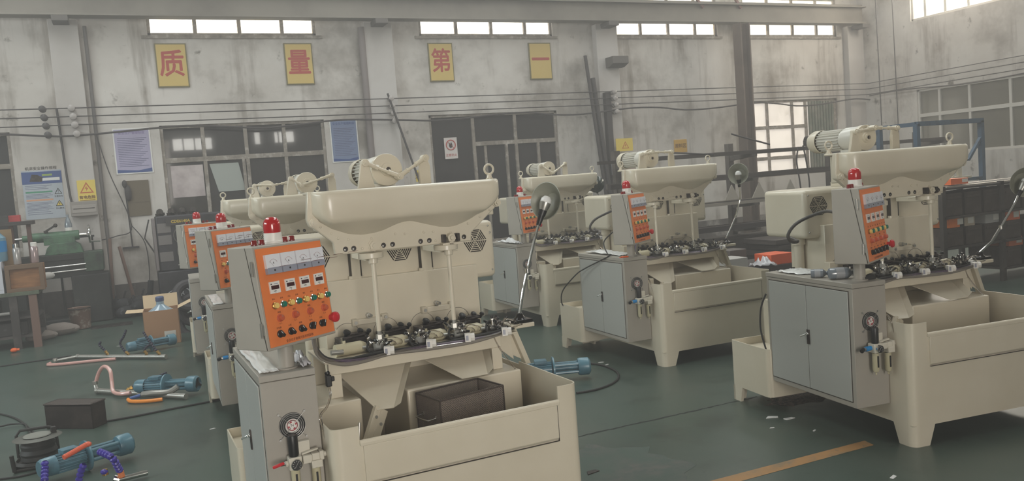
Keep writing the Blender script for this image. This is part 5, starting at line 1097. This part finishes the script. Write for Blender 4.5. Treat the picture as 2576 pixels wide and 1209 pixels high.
mf = manifold((a.x, a.y, 0), math.atan2(v.y, v.x), L, 'long grey manifold pipe with four dark segmented hoses standing up', [(L*.36, [(L*.33, 0, .10), (L*.27, .0, .17), (L*.30, 0, .20)]), (L*.60, [(L*.55, 0, .10), (L*.51, 0, .18), (L*.56, 0, .26), (L*.60, 0, .34)]), (L*.80, [(L*.77, 0, .10), (L*.79, .02, .14), (L*.85, .05, .18)]), (L*.94, [(L*.91, 0, .09), (L*.84, .0, .20), (L*.76, .02, .32)])], LOCD,
    [(-.10, -.28, .02), (-.03, -.36, .02), (.15, -.30, .018), (.40, -.16, .018), (.62, -.06, .018)], PINK, (-.09, -.22, .03))
a, b_ = atz(245, 990), atz(468, 1005); v = b_-a; L = v.length
mf = manifold((a.x, a.y, 0), math.atan2(v.y, v.x), L, 'grey manifold pipe with an arched pink hose and a blue valve', [(L*.35, [(L*.42, .10, .10), (L*.50, .2, .13), (L*.56, .26, .16)])], LOCD,
    [(-.03, .02, .10), (.0, .04, .19), (.08, .04, .25), (.18, .02, .22), (.24, -.02, .12), (.30, -.06, .05), (.42, -.08, .04), (.52, -.06, .05)], PINK, (-.03, .01, .085))
q = MB(); q.tube([(L*.62, -.08, .05), (L*.70, -.06, .06), (L*.82, .0, .06), (L*.88, .05, .10)], .026, 10, sub=5); q.build('return_elbow', ALU, mf)
q = MB(); q.cyl((L*.60, -.09, .04), (L*.56, -.16, .03), .016, n=10); q.build('valve_body', M('valve_blue', (60, 90, 150), .35), mf)
q = MB(); q.tube([(L*.55, -.17, .025), (L*.62, -.20, .02), (L*.74, -.17, .02), (L*.84, -.09, .02)], .016, 10, sub=5); q.build('orange_hose', M('hose_orange', (232, 140, 50), .35), mf)
# segmented blue hoses of the corner pump
r = empty('segmented_hose_set', (-.5, 5.92, 0)); tag(r, 'blue violet segmented coolant hoses with orange tips in the lower left corner', 'hose')
def fl(px, py, z): p = atz(px, py, z); return p-r.location
for pts, tip in (((fl(112, 1209, .10), fl(113, 1175, .16), fl(112, 1150, .22)), None), ((fl(198, 1209, .03), fl(205, 1180, .10), fl(215, 1160, .15)), 'o'), ((fl(250, 1135, .22), fl(282, 1150, .2), fl(295, 1172, .13), fl(303, 1185, .08)), 'o'), ((fl(262, 1180, .10), fl(262, 1198, .06)), 'b')):
    o = loc_line(pts, .020, 'segmented_hose', LOCB, r, .026)
    if tip:
        e = Vector(pts[-1]) if tip == 'o' and pts[0].z > .2 else Vector(pts[0]); q = MB(); q.cyl(e, e+Vector((.005, 0, -.035)), .019, n=12); q.build('hose_tip', M('tip_orange', (214, 122, 70), .4) if tip == 'o' else BRASS, o)
p = atz(300, 1205, .03)-r.location; q = MB(); q.cyl(p, p+Vector((.16, .03, .0)), .017, n=12); q.cyl(p+Vector((-.03, 0, .015)), p, .02, n=10); q.build('end_pipe', CHROME, r)
p = atz(160, 1150, .2)-r.location; q = MB(); q.cyl(p, p+Vector((.12, .09, .03)), .016, n=10); q.ball(p+Vector((.13, .1, .03)), .024, sc=(1, 1, .7)); q.build('orange_plug', M('plug_orange_red', (214, 96, 66), .4), r)
# steel box
p0, p1, p2 = atz(118, 1078), atz(235, 1078), atz(256, 1066)
v = p1-p0; r = empty('steel_box', (p0.x, p0.y, 0), math.atan2(v.y, v.x)); tag(r, 'dark brown open-fronted steel box on the floor beside the cable reel', 'box')
w_, h_, d_ = v.length, .20, .15; STB = M('box_dark_steel', (58, 50, 47), .4, .5, spots=[((92, 80, 74), 3, .6, .15)])
q = MB(); q.box(0, w_, 0, .006, 0, h_-.02); q.box(0, .006, 0, d_, 0, h_); q.box(w_-.006, w_, 0, d_, 0, h_); q.box(0, w_, d_-.006, d_, 0, h_); q.box(0, w_, 0, d_, 0, .006); q.build('box_shell', STB, r)
q = MB(); q.box(-.006, w_+.006, -.008, d_+.006, h_-.012, h_); q.build('top_plate', M('box_top_steel', (84, 74, 70), .35, .5), r, bevel=.003)
# cable reel
p = atz(112, 1168); r = empty('cable_reel', (p.x-.03, p.y+.06, 0), .3); r.scale = (.86, .86, .86); tag(r, 'black steel cable reel on a tubular stand in the lower left', 'cable reel')
RB = M('reel_black', (48, 46, 44), .5, .3)
q = MB(); q.lathe([(0, .225), (.05, .225), (.17, .215), (.175, .212), (.17, .209), (.05, .215), (0, .215)], (0, 0, 0), (0, 0, 1), 36); q.build('flange', M('reel_flange', (92, 92, 86), .5, .3), r)
q = MB(); q.lathe([(.0, .232), (.095, .232), (.10, .226), (.0, .226)], (0, 0, 0), (0, 0, 1), 28); q.box(.10, .135, -.02, .02, .21, .265, 1); q.build('hub_cap', [M('hub_grey', (128, 128, 120), .5), RB], r)
q = MB(); q.lathe([(.11, .03), (.13, .05), (.125, .08), (.135, .10), (.12, .13), (.125, .16), (.11, .19), (.10, .215)], (0, 0, 0), (0, 0, 1), 32); q.build('cable_drum', BLACKR, r)
q = MB(); q.lathe([(0, .02), (.17, .02), (.18, .03), (.16, .05), (.15, .03), (0, .03)], (0, 0, 0), (0, 0, 1), 32); q.build('base_flange', RB, r)
q = MB(); q.tube([(-.10, .25, .02), (-.10, .25, .20), (-.07, .25, .235), (.12, .17, .235), (.16, .14, .22), (.165, .12, .02)], .012, 8); q.tube([(.165, .12, .014), (.10, -.19, .014), (-.20, -.12, .014), (-.10, .25, .014), (.165, .12, .014)], .012, 8); q.tube([(-.20, -.12, .014), (-.21, -.12, .14)], .016, 10); q.build('stand', RB, r)
def floor_cable(name, px, z, rad, label, mat=BLACKR, zz=None):
    q = MB(); pts = [atz(x, y, z) for x, y in px]; q.tube(pts, rad, 8, sub=8); return tag(q.build(name, mat), label, 'cable')
floor_cable('floor_cable', [(98, 1106), (75, 1078), (40, 1052), (0, 1040), (-40, 1035)], .008, .007, 'upper of two black cables running left off the reel')
floor_cable('floor_cable', [(95, 1108), (70, 1080), (62, 1066), (30, 1066), (0, 1072), (-40, 1076)], .022, .007, 'lower of two black cables running left off the reel')
floor_cable('floor_cable', [(190, 1074), (250, 1062), (340, 1046), (430, 1028), (530, 1009), (600, 995)], .008, .008, 'straight black cable from the steel box towards the second left machine')
floor_cable('floor_cable', [(-40, 1208), (0, 1204), (60, 1195), (130, 1175), (180, 1160)], .008, .007, 'black cable crossing the bottom left corner')
floor_cable('floor_cable', [(-40, 925), (0, 921), (60, 912), (130, 902), (180, 894)], .008, .008, 'thin dark cable on the floor left of the long manifold')
floor_cable('floor_cable', [(1340, 915), (1400, 911), (1450, 911), (1510, 917), (1548, 932), (1556, 948), (1540, 964), (1500, 979), (1450, 988)], .008, .009, 'black cable looping round the blue pump between the rows')
# scraps of paper and plastic on the floor
for i, (px, py, s, lab) in enumerate(((533, 1079, .03, 'white paper scrap right of the steel box'), (497, 968, .025, 'white paper scrap beside the second left machine'), (455, 965, .02, 'small white crumb near the pump with pink hose'), (1512, 911, .03, 'white foam scrap behind the cable loop'), (1527, 917, .03, 'thin white strip next to the foam scrap'), (1940, 1050, .05, 'long white strip left of the right machine leg'), (1985, 1053, .045, 'second white strip right of the long one near the oily patch'), (1943, 1076, .022, 'white crumpled scrap below the white strips'), (2048, 1083, .018, 'tiny white scrap right of the crumpled one'), (2247, 1200, .03, 'white plastic piece at the bottom edge in front of the right machine'), (1490, 1188, .06, 'dark twig-like wire scrap on the worn concrete'), (298, 870, .025, 'white scrap near the long manifold'))):
    p = atz(px, py); rr = random.Random(i); q = MB()
    q.prism([(rr.uniform(-1, -.6)*s, -.3*s), (rr.uniform(.5, 1)*s, rr.uniform(-.4, -.1)*s), (rr.uniform(.6, 1)*s, .3*s), (rr.uniform(-.7, -.2)*s, rr.uniform(.2, .5)*s)], lambda a, b_: (a, b_, .001), lambda a, b_: (a*.95, b_*.95, .003+.04*s))
    o = q.build('floor_scrap', DARKM if 'dark' in lab else FILM); o.location = (p.x, p.y, 0); o.rotation_euler = (0, 0, rr.uniform(-.5, .5)); tag(o, lab, 'scrap', 'scraps on the floor')
# ------------------------------------------------------------------ steel stock rack along the far right of the back wall
RACK = M('rack_steel', (104, 96, 90), .6, .2, spots=[((74, 68, 64), 3, .55, .12)]); STOCKD = M('stock_dark', (92, 84, 80), .55, .3, spots=[((64, 58, 56), 4, .5, .15, (.3, 2, 4))]); STOCKL = M('stock_bright', (176, 168, 158), .4, .4)
r = empty('stock_rack', (6.6, 10.6, 0)); tag(r, 'long dark steel stock rack behind the right row of machines', 'rack')
for x in (.3, 2.5, 4.7, 6.9):
    q = MB(); q.box(x-.05, x+.05, .55, .65, 0, 2.0); q.build('post', RACK, r)
    for z in (.62, 1.02, 1.42, 1.80):
        q = MB(); q.pyz([(.6, z), (.6, z-.09), (-.05, z-.035), (-.05, z)], x-.03, x+.03); q.build('arm', RACK, r)
    q = MB(); q.box(x-.05, x+.05, -.1, .7, 0, .08); q.build('foot', RACK, r)
rr = random.Random(21)
def bars(z, n, x0, x1, mats, y0=0., sz=(.04, .07), lab='', name='steel_bar'):
    y = y0
    for i in range(n):
        w_ = rr.uniform(*sz); h_ = rr.uniform(*sz); a_ = x0+rr.uniform(-.2, .3); b_ = x1+rr.uniform(-.5, .2)
        q = MB()
        if i % 3 == 1: q.cyl((a_, 0, h_/2), (b_, 0, h_/2), h_/2, n=10)
        else: q.box(a_, b_, -w_/2, w_/2, 0, h_)
        o = q.build(name, mats[i % len(mats)]); o.location = (6.6, 10.6+y+w_/2, z); y += w_+.008
        tag(o, lab, 'steel bar', lab)
bars(1.80, 5, -.1, 7.2, [STOCKD, RACK], lab='dark steel bars on the top level of the stock rack')
bars(1.42, 5, 0, 7.0, [STOCKD, DPIL, RACK], lab='dark steel bars on the second level of the stock rack', sz=(.05, .09))
bars(1.02, 6, 0, 7.2, [STOCKL, STOCKD, STOCKL], lab='bright steel bars on the third level of the stock rack')
bars(.62, 4, 0, 7.0, [DPIL, STOCKD], lab='dark steel bars on the lowest level of the stock rack', sz=(.06, .1))
q = MB(); q.box(.1, 3.2, .05, .5, .1, .5); q.box(3.4, 5.8, .0, .5, .1, .54); q.box(5.9, 7.0, .1, .5, .1, .42); q.build('stored_plates', M('plates_dark', (66, 58, 55), .6, .3, spots=[((100, 92, 88), 2, .6, .1, (.3, 1, 8))]), r)
# white gussets of the arms
for x in (2.0, 2.55, 3.2): q = MB(); q.pxz([(x-.13, 1.10), (x+.15, 1.10), (x+.02, 1.34)], -.02, .0); q.build('gusset', M('gusset_white', (176, 168, 156), .7), r)
p = aty(1640, 380, 10.2); q = MB(); q.cyl((7.2, 10.55, 1.93), (8.15, 10.4, 1.83), .012, n=8); q.cyl((8.6, 10.5, 2.13), (9.35, 10.5, 1.93), .014, n=8); tag(q.build('thin_rod', DPIL), 'thin dark rods poking up from the top of the stock rack', 'rod')
q = MB(); q.box(0, .55, 0, .2, 0, .10); q.cyl((.08, -.01, .10), (.08, .2, .10), .07, n=14); q.bar((.1, .1, .14), (.5, .1, .2), .1, .06); o = q.build('pipe_vice', DARKM, bevel=.01); o.location = (10.35, 10.62, 1.87); tag(o, 'dark pipe vice sitting on top of the stock rack', 'vice')
r = empty('hose_hanger', (10.0, 10.56, 1.14)); tag(r, 'thin cables hanging over the rack in front of the lit window', 'cable')
q = MB(); q.tube([(.0, 0, .72), (-.05, 0, .5), (-.03, -.02, .2), (0, -.02, -.05)], .014, 6, sub=5); q.tube([(.1, 0, .74), (.16, 0, .45), (.18, -.02, .05), (.1, -.02, -.2)], .014, 6, sub=5); q.build('cable_pair', DPIL, r)
# pallet with parts between the right row and the rack
r = empty('pallet', (6.3, 7.9, 0)); tag(r, 'low dark pallet of parts behind the tank of the middle machine', 'pallet')
q = MB(); q.box(0, 1.4, 0, .8, .34, .40); q.build('deck', DKB, r)
for x in (.03, .65, 1.28): q = MB(); q.box(x, x+.1, 0, .8, 0, .34); q.build('bearer', DKB, r)
for x, y, sx, sy, sz, c, lab in ((.18, .2, .34, .3, .14, (178, 174, 170), 'white box on the dark pallet, left of the orange carton'), (.86, .18, .34, .3, .13, (218, 92, 48), 'orange carton on the dark pallet behind the middle tank'), (.48, .5, .26, .24, .2, (96, 88, 84), 'dark grey box at the rear of the pallet')):
    q = MB(); q.box(-sx/2, sx/2, -sy/2, sy/2, 0, sz); q.box(-sx/2-.001, sx/2+.001, -.02, .02, 0, sz+.001); o = q.build('parts_box', M('parts_box_%d' % c[0], c, .6), bevel=.006); o.location = (6.3+x, 7.9+y, .40); tag(o, lab, 'box')
o = sheet('plastic_bag', [Vector((6.78, 7.85, .4)), Vector((7.02, 7.85, .4)), Vector((7.02, 8.1, .4)), Vector((6.78, 8.1, .4))], M('bag_film', (190, 188, 192), .15, coat=.6), 'crumpled clear bag between the boxes on the pallet', 'bag', amp=.10, seed=12, n=7)
# heavy dark stock between rack and right machine
r = empty('steel_plate_stack', (8.3, 9.3, 0)); tag(r, 'stack of large dark steel plates on the floor in front of the stock rack', 'steel plates')
for i in range(5): q = MB(); q.box(0+.05*(i % 2), 2.3-.1*i, 0, .7, .12+.085*i, .12+.085*i+.07); q.build('plate', M('plates_dark', (66, 58, 55), .6, .3), r, bevel=.003)
q = MB(); q.box(.1, .2, 0, .7, 0, .12); q.box(1.8, 1.9, 0, .7, 0, .12); q.build('bearer', DKB, r)

# ------------------------------------------------------------------ crate shelf at the right edge
SX, SY = 8.55, 6.75
r = empty('crate_shelf', (SX, SY, 0)); tag(r, 'dark steel shelving full of dark crates at the right edge', 'shelving')
SHD = M('shelf_dark', (58, 52, 48), .6, spots=[((82, 74, 68), 3, .6, .1)])
for x in (.0, 1.02, 2.4): q = MB(); q.box(x-.03, x+.03, 0, .05, 0, 1.22); q.build('post', SHD, r); q = MB(); q.box(x-.03, x+.03, .55, .6, 0, 1.22); q.build('post', SHD, r)
for z, x0, x1 in ((1.20, 0, 2.4), (.86, 0, 2.4), (.50, 0, 2.4), (.16, 1.02, 2.4)): q = MB(); q.box(x0, x1, 0, .6, z-.025, z); q.build('shelf_board', SHD, r)
CRT = M('crate_dark', (62, 50, 44), .6, spots=[((86, 76, 70), 5, .6, .1)])
CRATES = [(x0, z, w_, h_) for z, h_, xs_, w_ in ((.86, .27, (.05, .38, .71, 1.08, 1.41, 1.74, 2.05), .30), (.50, .22, (.05, .38, .71, 1.08, 1.41, 1.74, 2.05), .30), (.16, .24, (1.08, 1.41, 1.74, 2.05), .30)) for x0 in xs_]
for i, (x0, z, w_, h_) in enumerate(CRATES):
    q = MB(); q.box(0, w_, 0, .012, 0, h_); q.box(0, .012, 0, .5, 0, h_); q.box(w_-.012, w_, 0, .5, 0, h_); q.box(0, w_, .49, .5, 0, h_); q.box(0, w_, 0, .5, 0, .012); q.box(.03, w_-.03, -.006, 0, h_*.75, h_*.85)
    o = q.build('steel_crate', CRT, bevel=.003); o.location = (SX+x0, SY+.03, z)
    tag(o, 'dark steel crate on the %s shelf of the right-edge shelving' % ({.86: 'upper', .50: 'middle', .16: 'bottom'}[z]), 'crate', 'crates on the %s shelf' % ({.86: 'upper', .50: 'middle', .16: 'bottom'}[z]))
for i, (x0, z, c, lab) in enumerate(((.12, .725, (226, 120, 44), 'orange carton at the left of the shelf below the upper crates'), (1.12, .725, (224, 104, 44), 'orange and white carton on the middle crates right of the post'), (1.16, .405, (212, 110, 62), 'orange carton lower down, above the bottom crates'), (.75, .725, (178, 176, 174), 'pale packet left of the shelving post'), (.30, .725, (186, 170, 150), 'small beige carton beside the leftmost orange one'))):
    q = MB(); q.box(0, .26, 0, .3, 0, .11); q.box(.14, .24, -.002, 0, .03, .10, 1); o = q.build('small_carton', [M('carton_%d_%d' % (c[0], c[1]), c, .5), WHITEP], bevel=.004); o.location = (SX+x0, SY+.04, z); tag(o, lab, 'carton')
for i, (x, w_, lab) in enumerate(((.25, .3, 'orange packet on top of the right-edge shelving'),)):
    q = MB(); q.box(0, w_, 0, .2, 0, .07); q.box(w_*.65, w_*.98, -.002, 0, .02, .06, 1); o = q.build('small_carton', [M('carton_226_104', (228, 112, 60), .5), WHITEP], bevel=.004); o.location = (SX+x, SY+.1, 1.225); tag(o, lab, 'carton')
for i in range(3):
    q = MB(); q.box(0, 2.2-.3*i, 0, .12, 0, .014); o = q.build('flat_bar', STOCKL if i != 1 else RACK); o.location = (SX+.12+.15*i, SY+.05+.16*i, 1.20); o.rotation_euler = (0, 0, .02*i); tag(o, ('front', 'middle', 'rear')[i]+' flat steel bar lying on top of the right-edge shelving', 'steel bar')
q = MB(); q.box(0, .7, 0, .06, 0, .05); q.cyl((0, .12, .03), (.62, .14, .03), .025, n=10); o = q.build('bar_offcuts', STOCKL); o.location = (8.35, 7.6, .0); o.location.z = .0; tag(o, 'bright bar offcuts lying behind the right machine column', 'steel bar')
# blue frame behind
r = empty('blue_frame', (10.2, 9.0, 0)); tag(r, 'blue square tube rack frame standing below the right wall window', 'frame')
BLF = M('frame_blue', (72, 96, 118), .5, spots=[((54, 66, 76), 5, .6, .1)])
pA, pB, pC = aty(2237, 318, 9.6), aty(2305, 312, 9.0), aty(2470, 305, 9.0); O_ = r.location
q = MB(); q.bar(Vector((pB.x, 9.0, pB.z))-O_, Vector((pC.x, 9.0, pB.z))-O_, .07, .07); q.build('top_rail', BLF, r)
q = MB(); q.bar(Vector((pB.x, 9.0, pB.z))-O_, Vector((pA.x, 9.8, pB.z))-O_, .06, .06); q.build('side_rail', BLF, r)
for x, y in ((pB.x, 9.0), (pC.x-.03, 9.0), (pA.x, 9.8)): q = MB(); q.box(x-.035-O_.x, x+.035-O_.x, y-.035-O_.y, y+.035-O_.y, 0, pB.z); q.build('post', BLF, r)
q = MB(); q.bar(Vector((pC.x-.03, 9.0, 1.80))-O_, Vector((pC.x-.35, 9.0, 1.45))-O_, .05, .04); q.bar(Vector((pB.x, 9.0, 1.15))-O_, Vector((pC.x, 9.0, 1.15))-O_, .05, .05); q.build('brace', BLF, r)
q = MB(); q.torus((0, 0, .12), (.3, 1, 0), .075, .015, 24, 8); q.box(.13, .21, -.02, .02, 0, .2); q.cyl((0, 0, 0), (0, 0, .04), .04); q.box(-.2, .35, -.08, .08, -.03, 0); 
o = q.build('ring_stand', CREAM); p = aty(2391, 365, 9.0); o.location = (p.x, 9.0, 1.205); tag(o, 'pale ring and block standing on the blue frame behind the right machine', 'machine part')
# pale trestle behind the right machine
r = empty('trestle', (8.7, 8.1, 0)); tag(r, 'pale low trestle behind the right machine, under the shelving line', 'trestle')
q = MB(); q.box(0, 1.7, 0, .5, .36, .42); q.build('top', M('pale_green_paint', (172, 176, 156), .6), r, bevel=.004)
for x, d in ((.1, -.12), (1.55, .12)): q = MB(); q.bar((x, .1, .36), (x-d, .1, 0), .05, .05); q.bar((x, .4, .36), (x-d, .4, 0), .05, .05); q.build('leg', M('pale_green_paint', (172, 176, 156), .6), r)
# ------------------------------------------------------------------ dusty air of the workshop: thin uniform haze
wn = world.node_tree; vs = wn.nodes.new('ShaderNodeVolumeScatter')
vs.inputs['Color'].default_value = (1, .97, .95, 1); vs.inputs['Density'].default_value = .0175; vs.inputs['Anisotropy'].default_value = .35
wn.links.new(vs.outputs[0], next(n for n in wn.nodes if n.type == 'OUTPUT_WORLD').inputs['Volume'])
